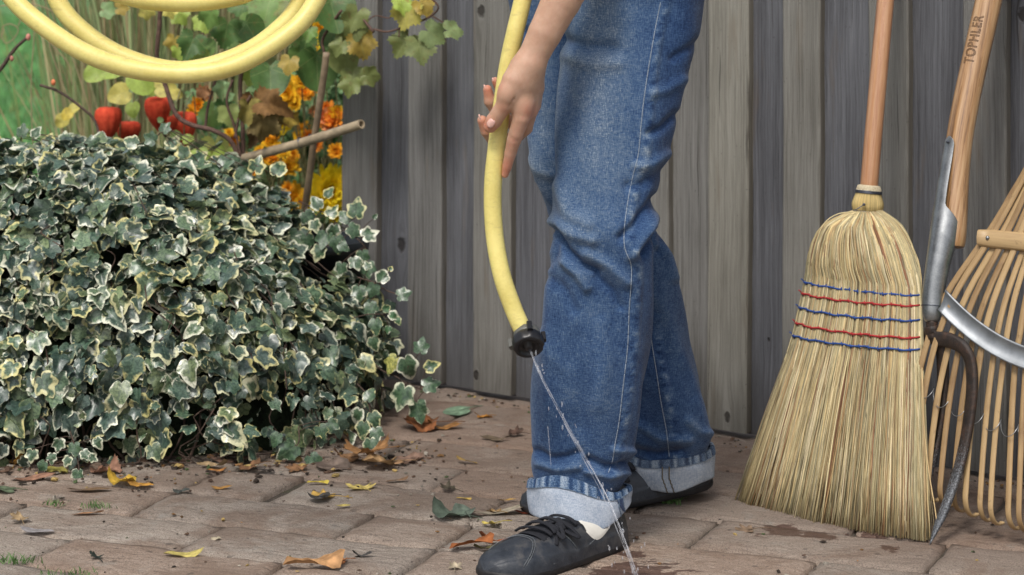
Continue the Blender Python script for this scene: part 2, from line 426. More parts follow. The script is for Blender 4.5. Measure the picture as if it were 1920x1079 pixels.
P = [Wp(40, -330, 3.7), Wp(-20, -200, 3.62), Wp(-25, -90, 3.56), Wp(22, -5, 3.53), Wp(85, 52, 3.51), Wp(165, 102, 3.5), Wp(255, 131, 3.5), Wp(350, 139, 3.5), Wp(440, 124, 3.5), Wp(525, 76, 3.51), Wp(582, 20, 3.53), Wp(612, -60, 3.55),
     Wp(600, -170, 3.57), Wp(520, -260, 3.6), Wp(390, -300, 3.62), Wp(250, -280, 3.62), Wp(140, -210, 3.62), Wp(88, -110, 3.61), Wp(105, -5, 3.6), Wp(160, 62, 3.585), Wp(245, 112, 3.575), Wp(345, 132, 3.57), Wp(445, 106, 3.57), Wp(515, 62, 3.57), Wp(562, 5, 3.58), Wp(590, -90, 3.59),
     Wp(560, -200, 3.6), Wp(440, -290, 3.6), Wp(300, -300, 3.58), Wp(170, -230, 3.56), Wp(120, -120, 3.545), Wp(160, -45, 3.54), Wp(235, -8, 3.54), Wp(320, 5, 3.545), Wp(410, 0, 3.55), Wp(480, -22, 3.55), Wp(560, -90, 3.56),
     Wp(640, -230, 3.6), Wp(800, -330, 3.68), Wp(960, -300, 3.74), Wp(1005, -150, 3.735), Wp(989, -50, 3.73), Wp(980, 0, 3.73), Wp(966, 60, 3.725), Wp(955, 110, 3.725), Wp(945, 170, 3.725), Wp(937, 230, 3.722), Wp(930, 287, 3.72), Wp(925, 335, 3.72), Wp(924, 390, 3.72), Wp(929, 455, 3.715), Wp(942, 520, 3.705), Wp(962, 578, 3.70), Wp(981, 622, 3.695)]
Q = smoothpath(P, 900)
r = np.full(900, .0139)
mb = MB(); V, f = tube(Q, r, 20); ln = np.repeat(np.concatenate([[0], np.cumsum(np.linalg.norm(np.diff(Q, axis=0), axis=1))]), 20)
mb.add(V, f, ln=ln); mb.build('hose_tube', HOSE, hose)
BLACK = simple('black_plastic', (.012, .012, .014), .35, var=.3, bump=.05)
GREYP = simple('grey_plastic', (.11, .11, .10), .45, var=.15, bump=.05)
BRASS = simple('dull_brass', (.30, .24, .15), .6, .2, var=.3)
T = (Q[-1] - Q[-9]); T /= np.linalg.norm(T)
ax = np.array([.10, -.80, -.58]); ax /= np.linalg.norm(ax)
E = Q[-1]
noz = MB()
def lathe(mb, o_, ax, prof, seg=28, wob=None):
    ax = np.array(ax) / np.linalg.norm(ax); u = np.cross(ax, [0, 0, 1.]); u /= np.linalg.norm(u); w = np.cross(ax, u)
    a = np.linspace(0, 2 * np.pi, seg, endpoint=False)
    V = [];
    for (h, rad) in prof:
        rd = rad * (1 + (wob(a, h) if wob else 0))
        V.append(o_ + ax * h + (np.cos(a) * rd)[:, None] * u + (np.sin(a) * rd)[:, None] * w)
    V = np.vstack(V); fs = grid_faces(len(prof), seg, True)
    mb.add(V, fs); return mb
E0 = E + np.array([.006, -.004, -.006])
lathe(noz, E0, ax, [(-.012, .0), (-.012, .0155), (.0, .0185), (.006, .0225), (.008, .0238), (.022, .0238), (.025, .022), (.0255, .018), (.0235, .0165), (.019, .0145), (.019, .007), (.0265, .006), (.0265, .0)], 40, lambda a, h: .03 * np.sign(np.sin(a * 10)) * (h > .007) * (h < .023))
nozo = noz.build('nozzle', BLACK, hose)
g = MB(); lathe(g, E0, ax, [(-.006, .014), (-.006, .0205), (.003, .0215), (.005, .02)], 32); g.build('collar', GREYP, nozo)
uu = np.cross(ax, [0, 0, 1.]); uu /= np.linalg.norm(uu); ww = np.cross(ax, uu)
for (ca, sa, mat_) in ((-.95, .5, GREYP), (.98, -.05, BLACK), (.05, -1, BLACK)):
    dvec = uu * -ca + ww * sa; b_ = MB(); V, f = box(E0 + ax * .004 + dvec * .0255, dvec, np.cross(ax, dvec), ax, .0035, .004, .008, .0012); b_.add(V, f); b_.build('lug', mat_, nozo, smooth=False)
# water
m = M('water'); m.P(Base_Color=(.93, .96, 1.0), Roughness=.03, Transmission_Weight=1.0, IOR=1.33)
tr = m.n('BsdfTransparent', {'Color': (1, 1, 1, 1)}); df = m.n('BsdfDiffuse', {'Color': (.85, .88, .95, 1)})
mx = m.n('MixShader', {0: .80, 1: m.b.outputs[0], 2: tr.outputs[0]}); mx2 = m.n('MixShader', {0: .15, 1: mx.outputs[0], 2: df.outputs[0]})
m.nt.links.new(mx2.outputs[0], m.out.inputs[0]); WATER = m.mat
jet = thing('water_jet', 'thin clear jet of water falling from the hose nozzle past the shoe', 'water', Gp(1197, 1088))
main = smoothpath([E0 + ax * .02, Wp(1018, 712, 3.665), Wp(1058, 790, 3.655), Wp(1098, 862, 3.65), Wp(1135, 932, 3.648), Wp(1162, 1000, 3.645), Wp(1180, 1050, 3.64), Gp(1196, 1092)], 70)
mbw = MB(); rw = random.Random(5)
for k in range(4):
    ph = rw.uniform(0, 6.28); am = .0028; sp = rw.uniform(.02, .05); t = np.arange(70)
    i0 = rw.choice([0, 0, 0, 8, 20, 30]); i1 = rw.choice([69, 69, 60, 48])
    wv = np.stack([np.sin(t * sp * 2 + ph) * am * (t / 50 + .4), np.cos(t * sp * 2 + ph) * am * (t / 50 + .4), 0 * t], 1)
    rad = (.0009 if k < 2 else .0006) * (1 + .5 * np.sin(t * rw.uniform(.3, 1.1) + ph)) * np.clip(t / 6 + .7, 0, 1)
    mbw.tube((main + wv)[i0:i1], np.maximum(rad, .0003)[i0:i1], 8)
mbw.build('water_strand', WATER, jet)
mbd = MB()
for k in range(60):
    i = rw.randrange(3, 69); s_ = .004 + i * .00022
    p = main[i] + np.array([rw.gauss(0, s_), rw.gauss(0, s_), rw.gauss(0, .006)])
    if p[2] < .004: continue
    rd = rw.uniform(.0006, .0015); V, f = ellipsoid(p, (rd, rd, rd * rw.uniform(1, 3.5)), 6, 8); mbd.add(V, f)
for (x0, y0, x1, y1) in ((1027, 800, 1033, 873), (1078, 795, 1081, 803)):
    mbd.tube(smoothpath([Wp(x0, y0, 3.64), Wp(x1, y1, 3.64)], 6), .0005, 6)
tag(mbd.build('water_drops', WATER, jet), None, None, None, 'stuff')
# ---------------------------------------------------------------- PERSON
person = thing('person', 'person in faded blue jeans with rolled cuffs and black lace-up shoes holding the yellow hose', 'person', Gp(1120, 1010))
# -- denim
m = M('denim'); c = m.coord(); fade = m.attr('fade'); pk = m.attr('pk'); crease = m.attr('crease')
wx = m.noise(m.coord((900, 900, 120)), 1, 2, .5); wy = m.noise(m.coord((130, 130, 950)), 1, 2, .5); gr_ = m.noise(c, 520, 3, .8); md = m.noise(c, 34, 5, .65); st = m.noise(m.coord((90, 90, 14)), 1, 4, .6)
weave = m.math('ADD', m.math('MULTIPLY', m.math('SUBTRACT', wx, .5), .95), m.math('ADD', m.math('MULTIPLY', m.math('SUBTRACT', wy, .5), .75), m.math('MULTIPLY', m.math('SUBTRACT', gr_, .5), .6)))
t = m.math('ADD', fade, m.math('ADD', m.math('MULTIPLY', weave, .95), m.math('ADD', m.math('MULTIPLY', m.math('SUBTRACT', md, .5), .38), m.math('MULTIPLY', m.math('SUBTRACT', st, .5), .30))))
t = m.math('ADD', t, m.math('MULTIPLY', crease, .26))  # fold shading painted in: ridges lighter, hollows darker
pn = m.noise(m.coord((40, 40, 75)), 1, 2, .5)
t = m.math('ADD', t, m.math('MULTIPLY', pk, m.math('MULTIPLY', m.math('SUBTRACT', pn, .47), 1.9)))
col = m.ramp(t, [(.0, (.010, .028, .085)), (.25, (.022, .054, .140)), (.5, (.055, .108, .218)), (.75, (.125, .182, .27)), (1.0, (.30, .36, .44))])
m.P(Base_Color=col, Roughness=.9, Specular_IOR_Level=.15, Sheen_Weight=.15, Sheen_Roughness=.5)
m.bump(m.math('ADD', m.math('MULTIPLY', weave, .8), m.math('ADD', m.math('MULTIPLY', md, 1.6), m.math('MULTIPLY', m.math('MULTIPLY', pk, pn), 2.5))), .55, .0022)
DENIM = m.mat
m = M('denim_inside'); c = m.coord(); a = m.noise(m.coord((900, 900, 150)), 1, 2); b = m.noise(m.coord((150, 150, 1200)), 1, 2); d = m.noise(c, 30, 5, .7); dirt = m.attr('dirt')
t = m.math('ADD', m.math('MULTIPLY', a, .38), m.math('ADD', m.math('MULTIPLY', b, .32), m.math('MULTIPLY', d, .30)))
col = m.ramp(t, [(.32, (.15, .21, .30)), (.48, (.33, .38, .46)), (.62, (.50, .54, .60))])
col = m.mix(m.math('MULTIPLY', dirt, m.ramp(d, [(.3, .55), (.7, .95)])), col, (.15, .145, .12))
m.P(Base_Color=col, Roughness=.92, Specular_IOR_Level=.1); m.bump(t, .6, .0015); DEN_IN = m.mat
m = M('denim_hem'); c = m.coord(); hp = m.attr('hp'); a = m.noise(c, 500, 3); dirt = m.attr('dirt')
wv = hp
t = m.math('ADD', wv, m.math('MULTIPLY', m.math('SUBTRACT', a, .5), 1.1))
col = m.ramp(t, [(.2, (.022, .048, .115)), (.42, (.06, .115, .22)), (.62, (.20, .27, .37)), (.85, (.36, .42, .50))])
col = m.mix(m.math('MULTIPLY', dirt, .7), col, (.13, .12, .085))
m.P(Base_Color=col, Roughness=.9, Specular_IOR_Level=.15); m.bump(t, .8, .003); HEM = m.mat
THREAD = simple('pale_thread', (.25, .30, .37), .8, var=.25, scale=500)
THREADD = simple('dark_thread', (.10, .14, .20), .8, var=.25, scale=500)
def seg_dist(x, y, pl):
    best = np.full(x.shape, 1e9)
    for (ax_, ay), (bx, by) in zip(pl[:-1], pl[1:]):
        dx, dy = bx - ax_, by - ay; L = dx * dx + dy * dy
        t_ = np.clip(((x - ax_) * dx + (y - ay) * dy) / L, 0, 1)
        best = np.minimum(best, np.hypot(x - ax_ - t_ * dx, y - ay - t_ * dy))
    return best
class Leg:
    def __init__(s, rows, zc, ratio, folds, seam):
        rows = np.array(rows, float); s.rows = rows
        yy = np.arange(rows[0, 0], rows[-1, 0] + 1, 2.0)
        k = np.exp(-.5 * (np.arange(-14, 15) / 6.0) ** 2); k /= k.sum()
        sm = lambda v: np.convolve(np.pad(v, 14, mode='reflect', reflect_type='odd'), k, 'valid')
        s.yy = yy; s.xl = sm(np.interp(yy, rows[:, 0], rows[:, 1])); s.xr = sm(np.interp(yy, rows[:, 0], rows[:, 2]))
        zc = np.array(zc); s.zc = sm(np.interp(yy, zc[:, 0], zc[:, 1])); ratio = np.array(ratio); s.rt = sm(np.interp(yy, ratio[:, 0], ratio[:, 1]))
        s.folds = [(p_, a_ * 1.5, w_ * .82) for p_, a_, w_ in folds]; s.seam = seam
    def surf(s, a, y, off=0.0, full=False):
        xl, xr, Zc, rt = [np.interp(y, s.yy, v) for v in (s.xl, s.xr, s.zc, s.rt)]
        k = Zc / F; rx = (xr - xl) / 2 * k + off; cx = ((xl + xr) / 2 - 960) * k
        ca, sa = np.cos(a), np.sin(a)
        e = .88
        ex = np.sign(ca) * np.abs(ca) ** e; ey = np.sign(sa) * np.abs(sa) ** e
        X = cx + rx * ex; Y = Zc - ((rx - off) * rt + off) * ey; Z = H - (y - YH) * k
        px = 960 + F * X / Y; py = YH + (H - Z) * F / Y
        d = np.zeros_like(X); cr = np.zeros_like(X)
        for (pl, amp, w) in s.folds:
            q = seg_dist(px, py, pl); g = np.exp(-(q / w) ** 2)
            d += amp * g; cr += (g if amp > 0 else -.8 * g) * min(1, abs(amp) / .006) * .6
        d += .0035 * np.sin(a * 3 + y * .011) * np.sin(y * .013 + 1) + .002 * np.sin(a * 7 + y * .02 + 2)
        X = X + d * ca; Y = Y - d * sa
        if full: return X, Y, Z, px, py, cr
        return X, Y, Z
    def locate(s, px, py):                  # ring angle and row that show at a point of the front
        px = np.asarray(px, float); py = np.asarray(py, float); y = py.copy(); a = np.full(px.shape, np.pi / 2)
        for _ in range(14):
            X, Y, Z = s.surf(a, y)
            ex = px - (960 + F * X / Y); ey = py - (YH + (H - Z) * F / Y)
            rx = np.interp(y, s.yy, (s.xr - s.xl) / 2)
            a = np.clip(a - ex / (rx * np.maximum(np.sin(a), .25)) * .8, .03, np.pi - .03); y = y + ey * .9
        return a, y
    def build(s, name, parent, fade_light_fn, dy=3.0, nseg=200):
        ys = np.arange(s.rows[0, 0], s.rows[-1, 0], dy); aa = np.linspace(0, 2 * np.pi, nseg, endpoint=False)
        A, Y_ = np.meshgrid(aa, ys); X, Y, Z, px, py, cr = s.surf(A, Y_, full=True)
        sd_ = seg_dist(px - 12, py, s.seam); pk = np.exp(-(sd_ / 9.0) ** 2) * (np.sin(A) > -.1)
        d2 = seg_dist(px, py, s.seam)
        # ridge of the felled seam
        rg = .0022 * np.exp(-((seg_dist(px - 11, py, s.seam)) / 10.0) ** 4) * (np.sin(A) > 0)
        X = X + rg * np.cos(A); Y = Y - rg * np.sin(A)
        V = np.stack([X, Y, Z], -1).reshape(-1, 3)
        fd = fade_light_fn(px, py, A)
        return mesh_obj(name, V, grid_faces(len(ys), nseg, True), DENIM, parent, True, dict(fade=fd.ravel(), pk=(pk).ravel(), crease=np.clip(cr, -1, 1).ravel()))
    def thread(s, name, pl, parent, mat, r=.0008, off=.0005, dash=True):
        n = int(sum(math.hypot(b[0] - a[0], b[1] - a[1]) for a, b in zip(pl[:-1], pl[1:])) / 1.6)
        P2 = smoothpath([(x, y, 0) for x, y in pl], n); a, y = s.locate(P2[:, 0], P2[:, 1])
        X, Y, Z = s.surf(a, y); P3 = np.stack([X + off * np.cos(a), Y - off * np.sin(a), Z], -1)
        mb = MB()
        i = 0
        while i < n - 3:
            e = min(n, i + (4 if dash else 9)); q = P3[i:e]
            rr_ = np.full(len(q), r); rr_[0] *= .5; rr_[-1] *= .5
            mb.tube(q, rr_, 6); i = e - 1 + (1 if dash else 0)
        return mb.build(name, mat, parent)
near_rows = [(-160, 1010, 1335), (-60, 1030, 1330), (0, 1050, 1318), (60, 1055, 1311), (110, 1052, 1297), (160, 1047, 1284), (220, 1044, 1270), (300, 1040, 1246), (350, 1039, 1232), (385, 1037, 1226), (415, 1036, 1229), (440, 1037, 1230), (470, 1034, 1226), (520, 1027, 1223), (560, 1021, 1222), (600, 1015, 1221), (650, 1006, 1219), (700, 1001, 1213), (750, 1000, 1205), (800, 1001, 1195), (840, 1000, 1186), (865, 996, 1181), (885, 997, 1178), (905, 1003, 1168), (920, 1010, 1158)]
nf = [([(1226, 372), (1195, 420), (1165, 445)], -.006, 11), ([(1232, 405), (1200, 455), (1182, 480)], .006, 12), ([(1228, 440), (1205, 475)], -.005, 9),
      ([(1040, 432), (1062, 470), (1090, 498), (1120, 508)], -.007, 9), ([(1036, 415), (1075, 440), (1110, 452)], .005, 14), ([(1060, 492), (1085, 515), (1100, 540)], .006, 11), ([(1100, 478), (1140, 500), (1172, 530)], .005, 13), ([(1120, 520), (1150, 545), (1165, 575)], -.004, 10),
      ([(1030, 520), (1060, 545), (1075, 580)], -.003, 14), ([(1045, 350), (1070, 400), (1100, 420)], .004, 18), ([(1055, 75), (1100, 88), (1150, 90)], -.004, 15), ([(1060, 105), (1110, 120), (1160, 118)], .003, 16),
      ([(1268, 215), (1240, 240), (1215, 250)], -.004, 10), ([(1280, 150), (1250, 170), (1222, 175)], .003, 12), ([(1250, 290), (1215, 310), (1195, 312)], .004, 12), ([(1240, 320), (1205, 345), (1180, 350)], -.003, 12), ([(1303, 80), (1265, 110)], -.003, 10),
      ([(1008, 846), (1030, 860), (1062, 858), (1085, 850)], -.005, 9), ([(1012, 870), (1045, 880), (1085, 876)], .004, 9), ([(1105, 862), (1140, 876), (1176, 868)], -.007, 8), ([(1100, 885), (1140, 895), (1172, 888)], .005, 8), ([(1150, 845), (1185, 848)], .004, 9), ([(1010, 640), (1060, 700), (1065, 760)], .002, 22),
      ([(1085, 640), (1095, 720), (1090, 800)], -.002, 22), ([(1130, 610), (1135, 680), (1120, 760)], .0022, 20), ([(1040, 450), (1041, 475), (1030, 500)], -.004, 8)]
near_seam = [(1242, -60), (1238, 5), (1228, 55), (1216, 125), (1207, 185), (1201, 240), (1196, 290), (1186, 330), (1177, 375), (1170, 430), (1171, 465), (1182, 495), (1183, 525), (1179, 580), (1176, 650), (1168, 720), (1160, 790), (1152, 835), (1148, 862), (1140, 886)]
near = Leg(near_rows, [(-160, 3.86), (0, 3.86), (430, 3.80), (700, 3.83), (880, 3.85), (940, 3.85)], [(-160, .72), (0, .74), (300, .78), (430, .78), (600, .72), (900, .74), (940, .74)], nf, near_seam)
def fade_light_near(px, py, A):
    base = .37 + .0 * px
    thigh = np.exp(-((px - (1125 + (py < 60) * 0)) / 75.0) ** 2) * np.clip((540 - py) / 260.0, 0, 1)
    knee = np.exp(-(((px - 1085) / 50.0) ** 2 + ((py - 450) / 90.0) ** 2))
    shin = np.exp(-((px - 1105) / 55.0) ** 2) * np.clip((py - 480) / 100.0, 0, 1) * .35
    dark = np.clip((px - near_x(py) - 10) / 40.0, 0, 1) * .16  # right of the seam painted darker, as the side away from the light
    left = np.exp(-((px - np.interp(py, near.yy, near.xl)) / 6.0) ** 2) * .16  # left edge painted lighter, as if lit from the left
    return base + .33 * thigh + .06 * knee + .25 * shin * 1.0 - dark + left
def near_x(py):
    s_ = np.array(near_seam); return np.interp(py, s_[:, 1], s_[:, 0])
near_leg = near.build('near_jeans_leg', person, fade_light_near)
near.thread('outer_seam', near_seam[1:], near_leg, THREAD, .0008, .0013, dash=False)
near.thread('seam_edge', [(x + 11, y) for x, y in near_seam[1:-2]], near_leg, THREADD, .0006, .0002)
far_rows = [(-160, 925, 1290), (-60, 940, 1280), (0, 951, 1268), (50, 958, 1255), (110, 968, 1240), (180, 980, 1230), (236, 989, 1222), (280, 992, 1215), (350, 1000, 1210), (385, 1014, 1212), (410, 1032, 1230), (450, 1055, 1249), (500, 1075, 1264), (540, 1085, 1274), (600, 1098, 1285), (640, 1105, 1291), (700, 1122, 1311), (760, 1140, 1325), (815, 1154, 1333), (832, 1166, 1328), (850, 1180, 1316), (880, 1186, 1308)]
ff = [([(1000, 352), (1018, 385), (1036, 400)], -.005, 9), ([(994, 300), (1010, 320), (1035, 330)], .003, 12), ([(1230, 400), (1240, 440), (1236, 470)], -.005, 9), ([(1235, 460), (1255, 480), (1262, 520)], .004, 11), ([(1225, 560), (1250, 600), (1262, 650)], .002, 16),
      ([(1185, 842), (1230, 852), (1280, 846)], -.005, 9), ([(1290, 790), (1310, 810), (1333, 812)], .004, 10), ([(1200, 800), (1240, 826), (1290, 826)], .004, 10), ([(1285, 700), (1300, 740)], -.002, 14), ([(960, 40), (985, 60), (1010, 62)], -.004, 12)]
far_seam = [(1219, 600), (1221, 637), (1231, 700), (1239, 753), (1249, 806), (1255, 858)]
far = Leg(far_rows, [(-160, 3.99), (0, 3.99), (300, 3.96), (430, 4.0), (600, 4.07), (900, 4.13), (940, 4.13)], [(-160, .62), (430, .7), (900, .72), (940, .72)], ff, far_seam)
def fade_light_far(px, py, A):
    return .30 + .34 * np.exp(-((px - 1015) / 40.0) ** 2) * np.clip((460 - py) / 100, 0, 1) + .12 * np.exp(-((px - np.interp(py, far.yy, far.xr) + 30) / 25.0) ** 2) + .12 * np.exp(-((px - np.interp(py, far.yy, far.xl)) / 6.0) ** 2)  # wear on the thigh; last term paints a lit left edge
far_leg = far.build('far_jeans_leg', person, fade_light_far)
far.thread('inner_seam', far_seam, far_leg, THREAD, .0008, .0013, dash=False)
# -- cuffs
def cuff(leg, cx, rx, rz, Zc, top, bot, dirt, name, seam_a, hp0):
    n = 220; a = np.linspace(0, 2 * np.pi, n, endpoint=False); ca, sa = np.cos(a), np.sin(a)
    X0 = (cx - 960) / F * Zc
    def per(tab):
        tab = np.array(tab); v = np.interp(a, tab[:, 0], tab[:, 1], period=2 * np.pi); k_ = np.exp(-.5 * (np.arange(-12, 13) / 5.0) ** 2); k_ /= k_.sum()
        return np.convolve(np.concatenate([v[-12:], v, v[:12]]), k_, 'valid')
    zt, zb = per(top), per(bot)
    wob = .0018 * np.sin(a * 3 + 1) + .0014 * np.sin(a * 5 + 2.2) + .0008 * np.sin(a * 9)
    def ring(t_, off):
        k = 1 + .02 * np.sin(t_ * 3)
        r1 = rx * k + off + wob * (.6 + t_ * .5); r2 = rz * k + off + wob + (.026 * t_ * np.maximum(sa, 0) ** 1.5 if dirt == 0 else 0)
        z = zt * (1 - t_) + zb * t_ + .0025 * np.sin(a * 4 + hp0) * (1 - t_)
        return np.stack([X0 + r1 * ca, Zc - r2 * sa, z], -1)
    # inner, folded-over fabric
    prof = [(.02, -.004), (.0, -.0015), (.0, .0005), (.03, .0022), (.25, .0030)]
    hem = [ring(t_, o_ + (.0014 * np.sin(a * 31 + 1.6 * np.sin(a * 5)) * (.3 < i < 5))) for i, (t_, o_) in enumerate(prof)]
    V = np.vstack(hem); hpv = np.tile(.46 + .17 * np.sin(a * 31 + 1.6 * np.sin(a * 5)) + .12 * np.sin(a * 13 + 2) + .09 * np.sin(a * 53), len(prof))
    h = mesh_obj('cuff_hem', V, grid_faces(len(prof), n, True), HEM, None, True, dict(hp=hpv, dirt=np.full(len(V), dirt)))
    ts = np.concatenate([[.24, .255], np.linspace(.28, .97, 12), [1.0, 1.005, .97]]); offs = np.concatenate([[.0022, .0019], np.linspace(.0022, .0026, 12), [.0018, -.0006, -.004]])
    V = np.vstack([ring(t_, o_ + .0012 * np.sin(a * 6 + t_ * 5) * (t_ > .3)) for t_, o_ in zip(ts, offs)])
    cf = mesh_obj(name, V, grid_faces(len(ts), n, True), DEN_IN, leg, True, dict(dirt=np.repeat(np.clip(dirt * (.4 + ts * .6), 0, 1), n)))
    h.parent = cf
    tb_ = MB()
    tb_.tube(np.vstack([ring(.245, .0036), ring(.245, .0036)[:1]]), .0006, 6, caps=False); tb_.build('hem_stitch', THREADD, cf)
    if dirt == 0:                           # dark denim showing in the notch of the turned-up seam
        nt = []
        for t_ in np.linspace(.26, .92, 10):
            w_ = .16 * (1 - (t_ - .26) / .66) ** .8 + .01; rg_ = ring(t_, .0046)
            for f_ in np.linspace(0, 1, 4):
                aa_ = seam_a + .04 + w_ * f_ * 1.2 - .10 * (t_ - .26); x_ = aa_ / (2 * np.pi) * n; i_ = int(x_) % n; fr_ = x_ - int(x_)
                nt.append(rg_[i_] * (1 - fr_) + rg_[(i_ + 1) % n] * fr_)
        mesh_obj('seam_notch', np.array(nt), grid_faces(10, 4, False), DENIM, cf, True, dict(fade=np.full(40, .12), pk=np.zeros(40), crease=np.zeros(40)))
    # short vertical seam with its split
    i = int(seam_a / (2 * np.pi) * n); sq = MB()
    for di in (0, 1):
        pts = np.array([ring(t_, .004)[(i + di * 5 + int(3 * math.sin(t_ * 4))) % n] for t_ in np.linspace(.2, 1.0, 14)])
        sq.tube(pts, .0011, 6)
    sq.build('cuff_seam', THREADD if dirt < .3 else simple('muddy_thread', (.12, .10, .07), .9), cf)
    return cf
cuff(near_leg, 1084.5, .0800, .0700, 3.855, [(0, .094), (.69, .0924), (1.047, .1032), (1.57, .1181), (2.17, .1252), (2.7, .114), (3.14, .1008), (4.7, .088)], [(0, .074), (.55, .0593), (1.047, .0445), (1.25, .0420), (1.57, .0500), (2.17, .0590), (3.14, .052), (4.7, .060)], .0, 'near_cuff', R(32), 0.5)
cuff(far_leg, 1250, .0770, .0640, 4.135, [(0, .0934), (.85, .0913), (1.2, .0849), (1.5, .0807), (2.12, .0822), (2.63, .0899), (3.14, .093), (4.7, .10)], [(0, .042), (.85, .0396), (1.2, .0306), (1.5, .0264), (1.9, .0299), (2.4, .0339), (3.14, .04), (4.7, .055)], .38, 'far_cuff', R(88), 2.0)
# -- shoes
m = M('black_leather'); c = m.coord(); a = m.noise(c, 45, 6, .7); b = m.noise(c, 330, 4, .6); d = m.noise(m.coord((1, 1, 1)), 12, 4, .6)
col = m.ramp(a, [(.3, (.016, .020, .028)), (.6, (.034, .040, .051)), (.75, (.075, .082, .095))])
col = m.mix(m.ramp(m.math('MULTIPLY', d, m.math('ADD', a, .1)), [(.33, 0.0), (.48, .5)]), col, (.10, .09, .08))
scr = m.noise(m.coord((250, 40, 60)), 1, 3, .6)
col = m.mix(m.ramp(scr, [(.72, 0.0), (.76, .45)]), col, (.22, .21, .2))
m.P(Base_Color=col, Roughness=m.ramp(a, [(.3, .34), (.7, .58)]), Specular_IOR_Level=.5); m.bump(m.math('ADD', m.math('MULTIPLY', b, .45), a), .55, .002); LEATHER = m.mat
SOLE = simple('shoe_sole', (.013, .013, .015), .6, var=.5, scale=80, bump=.4)
LACE = simple('shoe_lace', (.010, .011, .016), .9, var=.4, scale=700, bump=.5)
WHITEL = simple('white_leather', (.70, .68, .62), .5, var=.06, scale=80)
STITCH = simple('shoe_stitch', (.10, .11, .12), .6, var=.4, scale=500)
